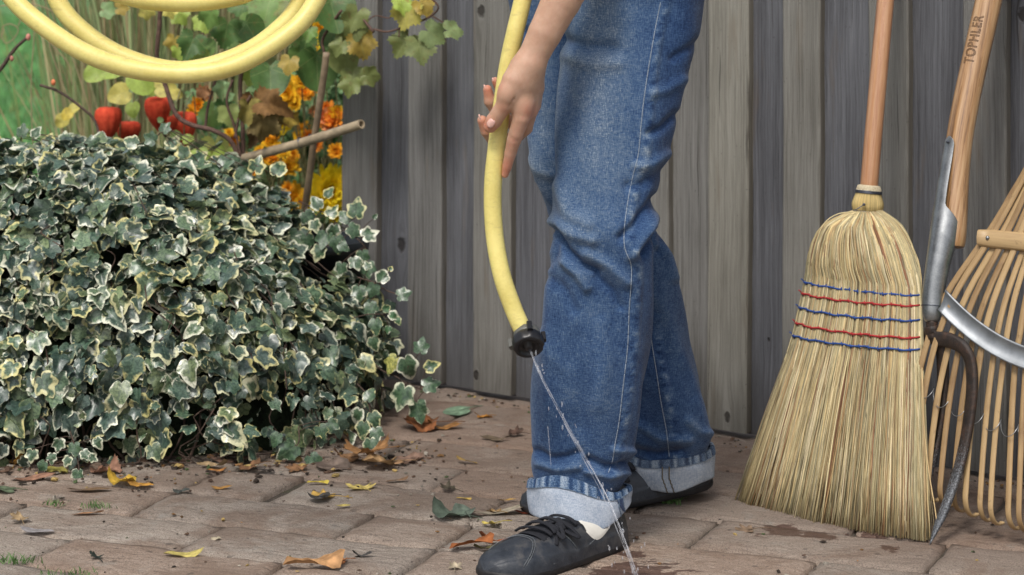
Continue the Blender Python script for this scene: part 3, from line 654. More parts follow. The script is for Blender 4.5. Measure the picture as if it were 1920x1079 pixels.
class Shoe:
    def __init__(s, toe, heel, side, pitch=0.0, lift=0.0):
        s.h = np.array(heel, float); d = np.array(toe, float) - s.h; d[2] = 0; s.L = np.linalg.norm(d); s.d = d / s.L
        s.n = np.array(side, float); s.n = s.n - s.n.dot(s.d) * s.d; s.n[2] = 0; s.n /= np.linalg.norm(s.n); s.pitch = pitch; s.lift = lift
    def wh(s, q):
        w = np.interp(q, [0, .02, .06, .15, .35, .55, .70, .82, .90, .95, .98, 1.0], [0, .017, .029, .037, .039, .045, .0500, .0485, .042, .033, .023, .001])
        h = np.interp(q, [0, .01, .05, .2, .38, .50, .60, .70, .80, .88, .94, .98, 1.0], [.030, .050, .060, .060, .062, .064, .062, .055, .050, .045, .040, .032, .018])
        return w, h
    def pt(s, q, b, off=0.0):
        q = np.asarray(q, float); b = np.asarray(b, float)
        w, h = s.wh(q); cb, sb = np.cos(b), np.sin(b)
        lat = np.sign(cb) * np.abs(cb) ** .72 * (w + off) + .006 * np.sin(np.pi * q)
        z = .010 + (h - .010 + off) * np.abs(sb) ** np.interp(q, [0, .5, 1], [.55, .95, .8])
        along = q * s.L
        along = along + np.interp(q, [0, .03, .1], [.010, .004, 0]) * np.sin(np.clip(b, 0, np.pi)) * 0
        return s.fin(along, lat, z)
    def fin(s, along, lat, z):
        # heel lifted about the ball of the foot
        piv = .72 * s.L; k = np.clip((piv - along) / piv, 0, 1)
        z = z + s.lift * k ** 1.5
        return s.h + along[..., None] * s.d + lat[..., None] * s.n + z[..., None] * np.array([0, 0, 1.])
    def build(s, parent, name, mark=True, laces=True):
        qs = .5 - .5 * np.cos(np.linspace(0, np.pi, 70)); bs = np.linspace(0, np.pi, 60)
        Q_, B_ = np.meshgrid(qs, bs, indexing='ij')
        # overlays: toe box line and side panels stand proud
        off = np.zeros_like(Q_)
        vamp = 1 / (1 + np.exp(-(Q_ - (.80 + .08 * np.cos(B_ * 2))) / .004)); off -= .0016 * vamp * (1 - np.clip((Q_ - .96) / .04, 0, 1))
        ton = (np.abs(B_ - np.pi / 2) < .42) * (Q_ < .70) * (Q_ > .40); off -= .0030 * ton
        rand_ = np.minimum(np.sin(B_), 1) < np.interp(Q_, [0, .5, .8, 1], [.30, .34, .55, .8]); off += .0013 * rand_
        off += .0012 * np.sin(Q_ * 190) * np.exp(-((Q_ - .71) / .03) ** 2) * np.sin(B_)
        V = s.pt(Q_, B_, off).reshape(-1, 3)
        up = mesh_obj(name, V, grid_faces(70, 60, False), LEATHER, parent)
        # sole
        mb = MB(); nb = 64; a = np.linspace(0, 2 * np.pi, nb, endpoint=False)
        qq = .5 - .5 * np.cos(a); rings = []
        qq = np.clip(.5 + .5 * np.cos(a) * 1.0, 0, 1); sg = np.sign(np.sin(a))
        for (z, o_) in ((.0, -.004), (.001, -.001), (.0045, .0012), (.010, .0016), (.0135, .0008), (.0145, -.002)):
            w, _ = s.wh(qq); lat = sg * np.maximum(w + o_, .0) + .006 * np.sin(np.pi * qq)
            al = qq * s.L + o_ * np.cos(a); rings.append(s.fin(al, lat, np.full(nb, z) + .004 * np.clip((qq - .85) / .15, 0, 1)))
        fs = grid_faces(len(rings), nb, True) + [list(range(nb))[::-1], [5 * nb + i for i in range(nb)]]
        mb.add(np.vstack(rings), fs); mb.build('sole', SOLE, up)
        st_ = MB()
        for path in ([(.80 + .08 * math.cos(2 * b), b) for b in np.linspace(.35, 2.8, 40)], [(.815 + .08 * math.cos(2 * b), b) for b in np.linspace(.35, 2.8, 40)], [(q, .50 - .35 * math.sin((q - .3) * 5)) for q in np.linspace(.12, .70, 30)], [(.10 + .02 * math.sin(b * 2), b) for b in np.linspace(.1, 1.1, 12)], [(.52 + .10 * (b - .5), b) for b in np.linspace(.35, 1.15, 12)]):
            pts = s.pt(np.array([p[0] for p in path]), np.array([p[1] for p in path]), .0006); st_.tube(pts, .0007, 6)
        st_.build('stitching', STITCH, up)
        if laces:
            tg = MB(); q = np.linspace(.36, .70, 14); b = np.linspace(np.pi / 2 - .5, np.pi / 2 + .5, 12)
            Qt, Bt = np.meshgrid(q, b, indexing='ij'); V = s.pt(Qt, Bt, .001 - .001 * np.abs(Bt - np.pi / 2) * 2).reshape(-1, 3); tg.add(V, grid_faces(14, 12, False)); tg.build('tongue', LACE, up)
            lc = MB(); rl = random.Random(2)
            for k, q in enumerate((.47, .54, .61, .67)):
                for sgn in ((1, -1) if k in (1, 2) else (1,)):
                    b = np.linspace(np.pi / 2 - .52, np.pi / 2 + .52, 14); qv = q + sgn * .02 * (b - np.pi / 2) / .52 * (1 if k % 2 else .6)
                    of = .0045 + .003 * np.cos((b - np.pi / 2) * 2.6)
                    lc.tube(s.pt(qv, b, of), .0042, 8, flat=.5)
            c0 = s.pt(np.array(.53), np.array(np.pi / 2 - .1), .006)
            for (dx, dn, dz, l) in ((.026, .036, -.016, 1), (-.006, .04, -.02, 1), (.02, -.034, -.016, 1), (.036, .03, -.026, 0), (-.01, -.04, -.025, 0)):
                e = c0 + s.d * dx + s.n * dn + np.array([0, 0, dz])
                if l: pts = smoothpath([c0, c0 * .5 + e * .5 + [0, 0, .004], e, c0 * .5 + e * .5 + s.d * .010, c0], 22)
                else: pts = smoothpath([c0, c0 * .5 + e * .5 + [0, 0, .006], e], 14)
                lc.tube(pts, .0034, 8, flat=.6)
            V, f = ellipsoid(c0, (.006, .006, .005)); lc.add(V, f)
            lc.build('laces', LACE, up)
        if mark:
            mk = MB(); n = 34; qs_ = np.linspace(.405, .13, n); rows_ = []
            # white side mark: rounded front, thin tail sweeping back and up
            low = np.where(qs_ > .33, .032 + .020 * ((qs_ - .33) / .085) ** 2, .032 + .017 * (np.hypot((.33 - qs_) / .11, .35) - .35))
            thk = .030 * np.clip((qs_ - .12) / .24, 0, 1) ** .8 * np.sqrt(np.clip((.411 - qs_) / .045, 0, 1))
            for k in np.linspace(0, 1, 8):
                zt_ = low + thk * k; _, hq = s.wh(qs_); e_ = np.interp(qs_, [0, .5, 1], [.55, .95, .8])
                bb = np.arcsin(np.clip((zt_ - .010) / (hq - .010), 0, .999) ** (1 / e_)); rows_.append(s.pt(qs_, bb, .0022 - .0012 * (k in (0, 1))))
            mk.add(np.vstack(rows_), grid_faces(8, n, False)); mk.build('side_mark', WHITEL, up)
        return up
toe = Gp(909, 1092); heel = np.array([.176, 3.862, 0])
Shoe(toe, heel, (.659, -.753, 0)).build(person, 'near_shoe')
tF = Gp(978, 964); hF = Gp(1334, 928); Shoe(tF, hF, (0, -1, 0), lift=.018).build(person, 'far_shoe', mark=False, laces=True)
# -- arm and hand: one continuous surface from a smooth union of tapered capsules
def surface_nets(S, lo, h):
    nx_, ny_, nz_ = S.shape; ins = S < 0
    acc = np.zeros((nx_ - 1, ny_ - 1, nz_ - 1, 3)); cnt = np.zeros((nx_ - 1, ny_ - 1, nz_ - 1))
    sl = lambda o_: tuple(slice(o_[i], S.shape[i] - 1 + o_[i]) for i in range(3))
    for axn in range(3):
        for p in ((0, 0), (0, 1), (1, 0), (1, 1)):
            o0 = [0, 0, 0]; oth = [i for i in range(3) if i != axn]; o0[oth[0]], o0[oth[1]] = p; o1 = list(o0); o1[axn] = 1
            a_, b_ = S[sl(o0)], S[sl(o1)]; mk = (a_ < 0) != (b_ < 0); t_ = np.where(mk, a_ / np.where(a_ == b_, 1, a_ - b_), 0)
            for i in range(3):
                acc[..., i] += mk * (o0[i] + (t_ if i == axn else 0))
            cnt += mk
    act = cnt > 0; idx = -np.ones(act.shape, int); idx[act] = np.arange(act.sum())
    cell = np.argwhere(act); V = (cell + acc[act] / cnt[act][:, None]) * h + lo
    Fs = []
    for axn in range(3):
        o1 = [slice(None)] * 3; o0 = [slice(None)] * 3; o0[axn] = slice(0, -1); o1[axn] = slice(1, None)
        ch = ins[tuple(o0)] != ins[tuple(o1)]; e = np.argwhere(ch); oth = [i for i in range(3) if i != axn]
        e = e[(e[:, oth[0]] > 0) & (e[:, oth[1]] > 0) & (e[:, oth[0]] < S.shape[oth[0]] - 1) & (e[:, oth[1]] < S.shape[oth[1]] - 1)]
        d0 = np.zeros(3, int); d1 = np.zeros(3, int); d0[oth[0]] = 1; d1[oth[1]] = 1
        q = np.stack([idx[tuple(x.T)] for x in (e - d0 - d1, e - d1, e, e - d0)], 1)
        fl = ins[tuple(e.T)]
        if axn == 1: fl = ~fl
        q[~fl] = q[~fl][:, ::-1]; Fs.append(q)
    return V, np.vstack(Fs)
def capsule(Pg, a, b, ra, rb, flat=None):
    a, b = np.array(a), np.array(b); ab = b - a; pa = Pg - a
    t_ = np.clip((pa @ ab) / ab.dot(ab), 0, 1); d = pa - t_[..., None] * ab
    if flat is not None:
        nrm, k = flat; nd = d @ nrm; d = d + (nd * (k - 1))[..., None] * nrm
    return np.linalg.norm(d, axis=-1) - (ra + (rb - ra) * t_)
def smin(a, b, k):
    h_ = np.clip(.5 + .5 * (b - a) / k, 0, 1); return b + (a - b) * h_ - k * h_ * (1 - h_)
HX = lambda x, y, Z: Wp(x, y, Z)
hstep = .00125
lo = np.array([-.062, 3.62, .50]); hi = np.array([.150, 3.83, .985])
dims = np.ceil((hi - lo) / hstep).astype(int)
gx_, gy_, gz_ = [lo[i] + np.arange(dims[i]) * hstep for i in range(3)]
def region(fn, blo, bhi, base):             # evaluate a piece only inside its own box
    i0 = np.maximum(((np.array(blo) - lo) / hstep).astype(int), 0); i1 = np.minimum(((np.array(bhi) - lo) / hstep).astype(int) + 1, dims)
    G_ = np.stack(np.meshgrid(gx_[i0[0]:i1[0]], gy_[i0[1]:i1[1]], gz_[i0[2]:i1[2]], indexing='ij'), -1)
    s_ = tuple(slice(a, b) for a, b in zip(i0, i1)); base[s_] = fn(G_, base[s_])
S = np.full(dims, .05, dtype=np.float32)
def chain(base, pts, k, flat=None, own=None):
    tmp = np.full(dims, .05, dtype=np.float32)
    for (a, b) in zip(pts[:-1], pts[1:]):
        pa, pb = np.array(a[:3]), np.array(b[:3]); rm = max(a[3], b[3]) + .016
        region(lambda g_, cur, pa=pa, pb=pb, ra=a[3], rb=b[3]: smin(capsule(g_, pa, pb, ra, rb, flat), cur, own or .004), np.minimum(pa, pb) - rm, np.maximum(pa, pb) + rm, tmp)
    return smin(tmp, base, k)
J = lambda x, y, Z, r_: (*HX(x, y, Z), r_)
pn_ = np.array([-.25, .95, .1]); pn_ /= np.linalg.norm(pn_)
S = chain(S, [J(1120, -150, 3.70, .040), J(1084, -60, 3.70, .035), J(1052, 2, 3.695, .0305), J(1022, 62, 3.69, .0262), J(997, 112, 3.69, .0232), J(985, 138, 3.69, .0225)], .012, (pn_, 1.18), .003)
S = chain(S, [J(990, 125, 3.685, .0185), J(980, 160, 3.683, .0170), J(979, 200, 3.684, .0145)], .016)
S = chain(S, [J(995, 125, 3.695, .0175), J(994, 165, 3.70, .0165), J(991, 207, 3.702, .0135)], .014)
S = chain(S, [J(998, 130, 3.705, .015), J(1000, 165, 3.716, .0140), J(999, 198, 3.72, .0120)], .014)
S = chain(S, [J(1000, 135, 3.712, .013), J(1003, 160, 3.728, .0120), J(1002, 188, 3.735, .0105)], .014)
S = chain(S, [J(976, 130, 3.682, .0160), J(962, 152, 3.676, .0165), J(952, 178, 3.674, .0150)], .014)
S = chain(S, [J(953, 172, 3.674, .0148), J(946, 196, 3.678, .0130), J(936, 212, 3.684, .0122), J(926, 227, 3.689, .0124), J(919, 237, 3.692, .0106)], .008, None, .002)
S = chain(S, [J(980, 198, 3.683, .0150), J(977, 222, 3.684, .0135), J(968, 250, 3.690, .0116), J(964, 262, 3.694, .0112), J(957, 288, 3.702, .0092), J(951, 312, 3.709, .0076), J(947, 328, 3.713, .0056)], .009, None, .0015)
S = chain(S, [J(992, 206, 3.704, .0135), J(985, 240, 3.730, .0115), J(962, 262, 3.757, .0105), J(925, 262, 3.757, .0100), J(912, 246, 3.745, .0094), J(904, 226, 3.737, .0078)], .005, None, .002)
S = chain(S, [J(999, 197, 3.72, .0120), J(990, 222, 3.752, .0110), J(962, 232, 3.772, .0100), J(932, 212, 3.765, .0096), J(919, 190, 3.757, .0092), J(914, 168, 3.752, .0072)], .003, None, .004)
S = chain(S, [J(1002, 187, 3.735, .0105), J(993, 200, 3.768, .0092), J(965, 195, 3.784, .0086), J(940, 175, 3.774, .0080), J(929, 152, 3.768, .0062)], .003, None, .004)
# tendon and crease hints
def carve(pl, amp, w):
    for a, b in zip(pl[:-1], pl[1:]):
        pa, pb = HX(*a), HX(*b)
        region(lambda g_, cur, pa=pa, pb=pb: cur + amp * np.exp(-(np.maximum(capsule(g_, pa, pb, 0, 0), 0) / w) ** 2), np.minimum(pa, pb) - .01, np.maximum(pa, pb) + .01, S)
carve([(967, 176, 3.664), (962, 186, 3.664), (955, 198, 3.667)], .0016, .0022)
carve([(940, 205, 3.672), (950, 209, 3.67)], .0007, .0012); carve([(943, 199, 3.672), (952, 203, 3.67)], .0006, .0012)
carve([(958, 266, 3.684), (973, 263, 3.684)], .0007, .0013); carve([(957, 258, 3.684), (975, 256, 3.683)], .0006, .0012)
carve([(948, 300, 3.70), (961, 299, 3.70)], .0006, .001)
S[:, :, -1] = .05; S[:, :, 0] = .05
V, Fq = surface_nets(S, lo, hstep)
# relax the surface a little
nb_i = np.concatenate([Fq[:, [0, 1]], Fq[:, [1, 2]], Fq[:, [2, 3]], Fq[:, [3, 0]]])
for _ in range(5):
    ac = np.zeros_like(V); ct = np.zeros(len(V)); np.add.at(ac, nb_i[:, 0], V[nb_i[:, 1]]); np.add.at(ac, nb_i[:, 1], V[nb_i[:, 0]]); np.add.at(ct, nb_i[:, 0], 1); np.add.at(ct, nb_i[:, 1], 1)
    V = V * .4 + .6 * ac / ct[:, None]
px = 960 + F * V[:, 0] / V[:, 1]; py = YH + (H - V[:, 2]) * F / V[:, 1]
red = np.zeros(len(V))
for (x, y, rr_, am) in ((904, 230, 18, .9), (914, 172, 18, .9), (928, 155, 14, .9), (950, 322, 20, .9), (960, 268, 14, .5), (942, 204, 12, .45), (920, 240, 14, .55), (990, 212, 16, .5), (1000, 205, 14, .4), (950, 300, 14, .5), (975, 240, 16, .3)):
    red += am * np.exp(-((px - x) ** 2 + (py - y) ** 2) / rr_ ** 2)
m = M('skin'); c = m.coord(); rd = m.attr('red'); a = m.noise(c, 60, 5, .6); b = m.noise(c, 520, 3, .6); vo = m.n('TexVoronoi', {'Vector': c, 'Scale': 850.0}).outputs[0]
col = m.ramp(a, [(.3, (.48, .285, .195)), (.7, (.57, .36, .26))])
col = m.mix(m.math('MULTIPLY', rd, .85, clamp=True), col, (.56, .22, .145))
col = m.mix(m.ramp(m.noise(c, 14, 3), [(.5, 0.0), (.7, .22)]), col, (.52, .34, .28))
m.P(Base_Color=col, Roughness=.48, Specular_IOR_Level=.35, Subsurface_Weight=.22, Subsurface_Radius=(.012, .004, .002), Subsurface_Scale=.6)
m.bump(m.math('ADD', m.math('MULTIPLY', a, .8), m.math('MULTIPLY', m.math('ADD', vo, b), .4)), .45, .0016); SKIN = m.mat
body = mesh_obj('body', V, Fq, SKIN, person, True, dict(red=red))
m = M('fingernail'); m.P(Base_Color=(.72, .44, .38), Roughness=.28, Specular_IOR_Level=.6, Subsurface_Weight=.1, Subsurface_Radius=(.006, .002, .001)); NAIL = m.mat
def nail(p, tipdir, out, L, Wd):
    tipdir = np.array(tipdir, float); tipdir /= np.linalg.norm(tipdir); out = np.array(out, float); out -= out.dot(tipdir) * tipdir; out /= np.linalg.norm(out); sd_ = np.cross(tipdir, out)
    V = []
    for i in range(9):
        for j in range(9):
            a_ = (i / 8 - .5) * 2; b_ = (j / 8 - .5) * 2
            k = math.sqrt(max(0, 1 - (abs(a_)) ** 3.2 * .75))
            V.append(p + tipdir * a_ * L / 2 + sd_ * b_ * Wd / 2 * k + out * (.0011 - .0022 * b_ * b_ - .0007 * max(0, -a_) ** 2 - .0004 * a_ * a_))
    o = mesh_obj('fingernail', V, grid_faces(9, 9, False), NAIL, body)
    so = o.modifiers.new('thick', 'SOLIDIFY'); so.thickness = .0006
nail(HX(920, 232, 3.6762), HX(913, 244, 3.681) - HX(928, 220, 3.675), (-.12, -1, .10), .0140, .0120)
nail(HX(899, 221, 3.733), HX(901, 212, 3.737) - HX(908, 240, 3.737), (-1, -.05, .2), .010, .0085)
nail(HX(908.5, 165, 3.751), HX(911, 158, 3.75) - HX(917, 185, 3.752), (-1, -.05, .2), .0095, .008)
nail(HX(924, 151, 3.766), HX(925, 143, 3.766) - HX(930, 165, 3.768), (-1, -.1, .1), .008, .007)
nail(HX(947.5, 325, 3.708), HX(944, 336, 3.714) - HX(951, 310, 3.709), (-.25, -1, 0), .0085, .0062)
# ---------------------------------------------------------------- BROOM
def handle_wood(name, c1, c2, c3, scale=1.0, rough=.25):
    m = M(name); gc = m.attr('hc', 'Vector')
    a = m.noise(m.coord((160 * scale, 160 * scale, 3.0), gc), 1, 5, .65); b = m.noise(m.coord((500, 500, 26), gc), 1, 3, .6); d = m.noise(m.coord((25, 25, 5), gc), 1, 4)
    t = m.math('ADD', m.math('MULTIPLY', a, .6), m.math('ADD', m.math('MULTIPLY', b, .2), m.math('MULTIPLY', d, .2)))
    m.P(Base_Color=m.ramp(t, [(.38, c1), (.48, c2), (.58, c3)]), Roughness=m.ramp(d, [(.3, rough), (.7, rough + .18)]), Specular_IOR_Level=.5, Coat_Weight=.7, Coat_Roughness=.12)
    m.bump(t, .35, .001); return m.mat
BROOMW = handle_wood('broom_handle_wood', (.30, .135, .06), (.43, .21, .105), (.52, .29, .155), .5)
ASH = handle_wood('ash_wood', (.15, .075, .03), (.37, .205, .09), (.50, .315, .165), .75)
def rod(mb, P, r, seg=28):
    P = np.asarray(P, float); V, f = tube(P, r, seg); n = len(P)
    d = (P[-1] - P[0]) / np.linalg.norm(P[-1] - P[0]); u = np.cross(d, [0, 1, 0.]); u /= np.linalg.norm(u); w = np.cross(d, u)
    Q_ = V - P[0]; hc = np.stack([Q_ @ u, Q_ @ w, Q_ @ d], -1); mb.add(V, f, hc=hc)
bc = Gp(1560, 975)
broom = thing('broom', 'corn broom with blue and red stitching and a varnished orange handle, leaning on the fence', 'broom', bc)
hp = smoothpath([Wp(1628, 372, 4.245), Wp(1632, 320, 4.25), Wp(1645, 170, 4.27), Wp(1660, 5, 4.30), Wp(1672, -130, 4.325), Wp(1684, -280, 4.35)], 40)
hp[-1][1] = min(hp[-1][1], FA + FB * hp[-1][0] - .02)
mb = MB(); rod(mb, hp, np.interp(np.linspace(0, 1, 40), [0, .15, 1], [.0152, .0160, .0150])); mb.build('handle', BROOMW, broom)
m = M('broom_straw'); col = m.attr('col', 'Color'); c = m.coord(); a = m.noise(m.coord((60, 60, 8)), 1, 4, .7); b = m.noise(c, 700, 2)
m.P(Base_Color=m.mix(1.0, col, m.ramp(m.math('ADD', m.math('MULTIPLY', a, .7), m.math('MULTIPLY', b, .3)), [(.3, .72), (.7, 1.2)]), 'MULTIPLY'), Roughness=.55, Specular_IOR_Level=.35); m.bump(b, .4, .0006); STRAW = m.mat
L_ = [(1602, 396, 4.235), (1572, 408, 4.24), (1545, 425, 4.25), (1527, 455, 4.255), (1517, 490, 4.255), (1510, 527, 4.25), (1489, 628, 4.225), (1467, 700, 4.205), (1430, 820, 4.17), (1393, 940, 4.14)]
R_ = [(1650, 398, 4.205), (1672, 412, 4.18), (1690, 430, 4.15), (1706, 458, 4.115), (1720, 500, 4.085), (1727, 553, 4.06), (1728, 655, 4.01), (1729, 735, 3.98), (1731, 870, 3.93), (1734, 1012, 3.88)]
NR = 40
Lp = smoothpath([Wp(*p) for p in L_], NR); Rp = smoothpath([Wp(*p) for p in R_], NR)
tt = np.linspace(0, 1, NR)
Dp = np.interp(tt, [0, .2, .45, .55, .68, 1.0], [.020, .034, .030, .0165, .022, .030])
head_n = np.cross(Rp[20] - Lp[20], [0, 0, 1.]); head_n /= np.linalg.norm(head_n)
if head_n[1] > 0: head_n = -head_n
def bpoint(u, v, k):
    """u across -1..1, v depth -1..1 (towards camera), k row index (float array)"""
    k = np.asarray(k, float); i = np.minimum(k.astype(int), NR - 2); f = (k - i)[:, None]
    l = Lp[i] * (1 - f) + Lp[i + 1] * f; r_ = Rp[i] * (1 - f) + Rp[i + 1] * f; d = Dp[i] * (1 - f[:, 0]) + Dp[i + 1] * f[:, 0]
    return (l + r_) / 2 + (r_ - l) / 2 * np.asarray(u)[..., None] + head_n * (d * v)[:, None]
rb = np.random.default_rng(11)
mb = MB()
pal = np.array([(.62, .49, .25), (.57, .46, .25), (.66, .55, .31), (.50, .40, .21), (.46, .40, .23), (.52, .37, .19), (.70, .60, .38), (.42, .37, .22)])
odd = np.array([(.30, .19, .09), (.30, .14, .07), (.24, .17, .10), (.40, .26, .12)])
for q in range(3300):
    u0 = math.sin(rb.uniform(-1.5, 1.5)) if q % 3 else rb.uniform(-1, 1)
    front = rb.random() < .72
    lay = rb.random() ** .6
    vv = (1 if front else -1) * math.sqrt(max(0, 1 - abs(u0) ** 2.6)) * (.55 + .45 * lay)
    k0 = 0 if rb.random() < .8 else rb.uniform(14, 26)
    k1 = NR - 1 - rb.random() ** 4 * 1.4
    n = 16; ks = np.linspace(k0, k1, n); tn = ks / (NR - 1)
    amp = .012 + .03 * rb.random()
    uo = u0 + amp * np.sin(tn * rb.uniform(2, 9) + rb.uniform(0, 6)) * (tn > .0) * np.clip(1 - np.abs(tn - .52) * 0, 0, 1) * (.25 + .9 * np.clip((tn - .6) / .4, 0, 1))
    uo = uo + rb.normal(0, .028) * np.clip((tn - .62) / .38, 0, 1) ** 1.3
    vo_ = vv * (1 + .12 * np.sin(tn * 7 + q)) + rb.normal(0, .10) * np.clip((tn - .65) / .35, 0, 1)
    P = bpoint(uo, vo_, ks)
    P += rb.normal(0, .0004, P.shape) * (tn[:, None] > .6)
    thick = rb.choice([.0006, .0009, .0012, .0017], p=[.25, .32, .27, .16])
    rad = thick * (1.35 - .55 * tn); rad[-1] *= .6
    if k0 > 0: rad[0] *= .3
    band = math.sin(u0 * 9 + 1.3) + math.sin(u0 * 23)
    if rb.random() < (.06 + .30 * (band > .9)) * (1 if k0 > 0 else .8): cc = odd[rb.integers(4)]
    else: cc = pal[rb.integers(len(pal))]
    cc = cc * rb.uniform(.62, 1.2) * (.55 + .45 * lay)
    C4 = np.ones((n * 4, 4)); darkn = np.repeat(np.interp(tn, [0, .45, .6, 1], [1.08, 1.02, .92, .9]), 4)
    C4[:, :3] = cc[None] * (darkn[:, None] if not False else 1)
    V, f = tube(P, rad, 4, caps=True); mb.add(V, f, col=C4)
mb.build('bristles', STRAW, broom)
# dense inner bundle so that the head is solid
mb = MB(); a = np.linspace(0, 2 * np.pi, 40, endpoint=False); V = []
for k in range(0, NR - 2):
    u = .93 * np.cos(a); v = .62 * np.sin(a); V.append(bpoint(u, v, np.full(40, k)))
V.append(bpoint(.9 * np.cos(a), .5 * np.sin(a), np.full(40, NR - 2.2)))
C4 = np.ones((len(V) * 40, 4)); C4[:, :3] = (.16, .115, .055)
mb.add(np.vstack(V), grid_faces(len(V), 40, True) + [list(range(40)), [(len(V) - 1) * 40 + i for i in range(40)][::-1]], col=C4); mb.build('inner_bundle', STRAW, broom)
# stray straw at the right edge and the loose loop on the left shoulder
mb = MB(); mb.tube(smoothpath([Wp(1729, 690, 3.97), Wp(1733, 800, 3.93), Wp(1741, 880, 3.9), Wp(1754, 960, 3.87), Wp(1758, 1000, 3.86)], 14), .0010, 5, at=dict(col=np.array([.55, .40, .2, 1]))); mb.build('loose_straw', STRAW, broom); mb = MB()
mb.tube(smoothpath([Wp(1604, 397, 4.2), Wp(1570, 402, 4.2), Wp(1545, 420, 4.2), Wp(1530, 455, 4.2), Wp(1520, 500, 4.2)], 14), .0010, 5, at=dict(col=np.array([.66, .55, .31, 1])))
mb.build('loose_straw', STRAW, broom)
# stitching
BLUE = simple('blue_twine', (.02, .07, .28), .7, var=.4, scale=600); RED = simple('red_twine', (.40, .025, .03), .7, var=.35, scale=600)
for (yl, yr, mt) in ((527, 553, BLUE), (552, 575, RED), (577, 602, BLUE), (603, 632, RED), (627, 655, BLUE)):
    kl = np.interp(yl, [p[1] for p in L_], np.linspace(0, NR - 1, len(L_)))
    n = 130; us = np.linspace(-1.0, 1.0, n)
    vs = np.sqrt(np.maximum(0, 1 - np.abs(us) ** 2.6)) * 1.0
    sag = .15 * np.cos(us * 1.5)
    # pull the row in a straight band across the head
    ys_l = [p[1] for p in L_]; ys_r = [p[1] for p in R_]
    kr = np.interp(yr, ys_r, np.linspace(0, NR - 1, len(R_)))
    ks = kl + (kr - kl) * (us + 1) / 2 + sag + .05 * np.sin(us * 17)
    P = bpoint(us, vs + .20 + .05 * np.sin(us * 40), ks); t2 = MB(); t2.tube(P, .0013 + .0005 * np.abs(np.sin(us * 26)), 6)
    Pb = bpoint(us, -vs - .1, ks); t2.tube(Pb, .0013, 6)
    for j in range(6, n, 9):
        p = P[j]; t2.tube(smoothpath([p + [-.001, 0, .0035], p + head_n * .0022, p + [.001, 0, -.0035]], 5), .0010, 5)
    e = P[0]; t2.tube(smoothpath([e, e + [-.003, -.003, .004], e + [-.006, -.002, .006]], 5), .0011, 5)
    t2.build('stitching', mt, broom)
# neck
d_ = hp[3] - hp[0]; d_ /= np.linalg.norm(d_)
nk = MB(); n0 = Wp(1626, 398, 4.24)
ncol = lambda n_, c_: np.tile(np.array([*c_, 1.0]), (n_, 1))
def lathe_v(o_, ax, prof, seg, ell=1.0):
    ax = np.array(ax) / np.linalg.norm(ax); u = np.cross(ax, [0, 1, 0.]); u /= np.linalg.norm(u); w = np.cross(ax, u)
    a = np.linspace(0, 2 * np.pi, seg, endpoint=False); V = []
    for (h, rad) in prof: V.append(o_ + ax * h + (np.cos(a) * rad)[:, None] * u + (np.sin(a) * rad * ell)[:, None] * w)
    return np.vstack(V), grid_faces(len(prof), seg, True)
for k in range(110):
    a_ = k / 110 * 2 * np.pi; pr = [(-.004, .0225), (.004, .0268), (.012, .0285), (.020, .0270), (.030, .0235), (.0365, .0222)]
    u = np.cross(d_, [0, 1, 0.]); u /= np.linalg.norm(u); w = np.cross(d_, u)
    P = smoothpath([n0 + d_ * h + (math.cos(a_) * u + math.sin(a_) * w * .85) * (r_ - .001) for h, r_ in pr], 10)
    V, f = tube(P, .00095, 4); nk.add(V, f, col=ncol(len(V), np.array([.60, .46, .2]) * rb.uniform(.7, 1.15)))
V, f = lathe_v(n0, d_, [(-.006, .021), (.012, .0272), (.030, .0222), (.037, .020)], 30, .85); nk.add(V, f, col=ncol(len(V), (.3, .2, .09)))
nk.build('neck', STRAW, broom)
m = M('straw_butt'); c = m.coord(); a = m.noise(c, 420, 4, .7); m.P(Base_Color=m.ramp(a, [(.3, (.45, .35, .2)), (.6, (.72, .64, .46))]), Roughness=.85); m.bump(a, 1.0, .003)
mb = MB(); V, f = lathe_v(n0, d_, [(.0365, .0225), (.040, .0222), (.046, .0202), (.0475, .0158)], 40, .85); mb.add(V, f); mb.build('neck_top', m.mat, broom)
WIRE = simple('binding_wire', (.10, .11, .14), .4, .7, var=.3)
mb = MB(); u = np.cross(d_, [0, 1, 0.]); u /= np.linalg.norm(u); w = np.cross(d_, u)
for (h, r_) in ((.0335, .0235), (.0352, .0234), (.037, .023), (-.0005, .0262), (.0012, .0268), (-.0022, .0255)):
    a = np.linspace(0, 2 * np.pi, 41); mb.tube(n0 + d_ * h + np.cos(a)[:, None] * u * r_ + np.sin(a)[:, None] * w * r_ * .87, .0009, 6, caps=False)
fp = n0 + d_ * .0125 - w * 0; fr = Wp(1620, 384, 4.213)
mb.tube(smoothpath([Wp(1600, 396, 4.213), Wp(1609, 391, 4.212), fr], 8), .0008, 6); V, f = ellipsoid(fr, (.0026, .002, .0026)); mb.add(V, f)
mb.build('binding_wire', WIRE, broom)
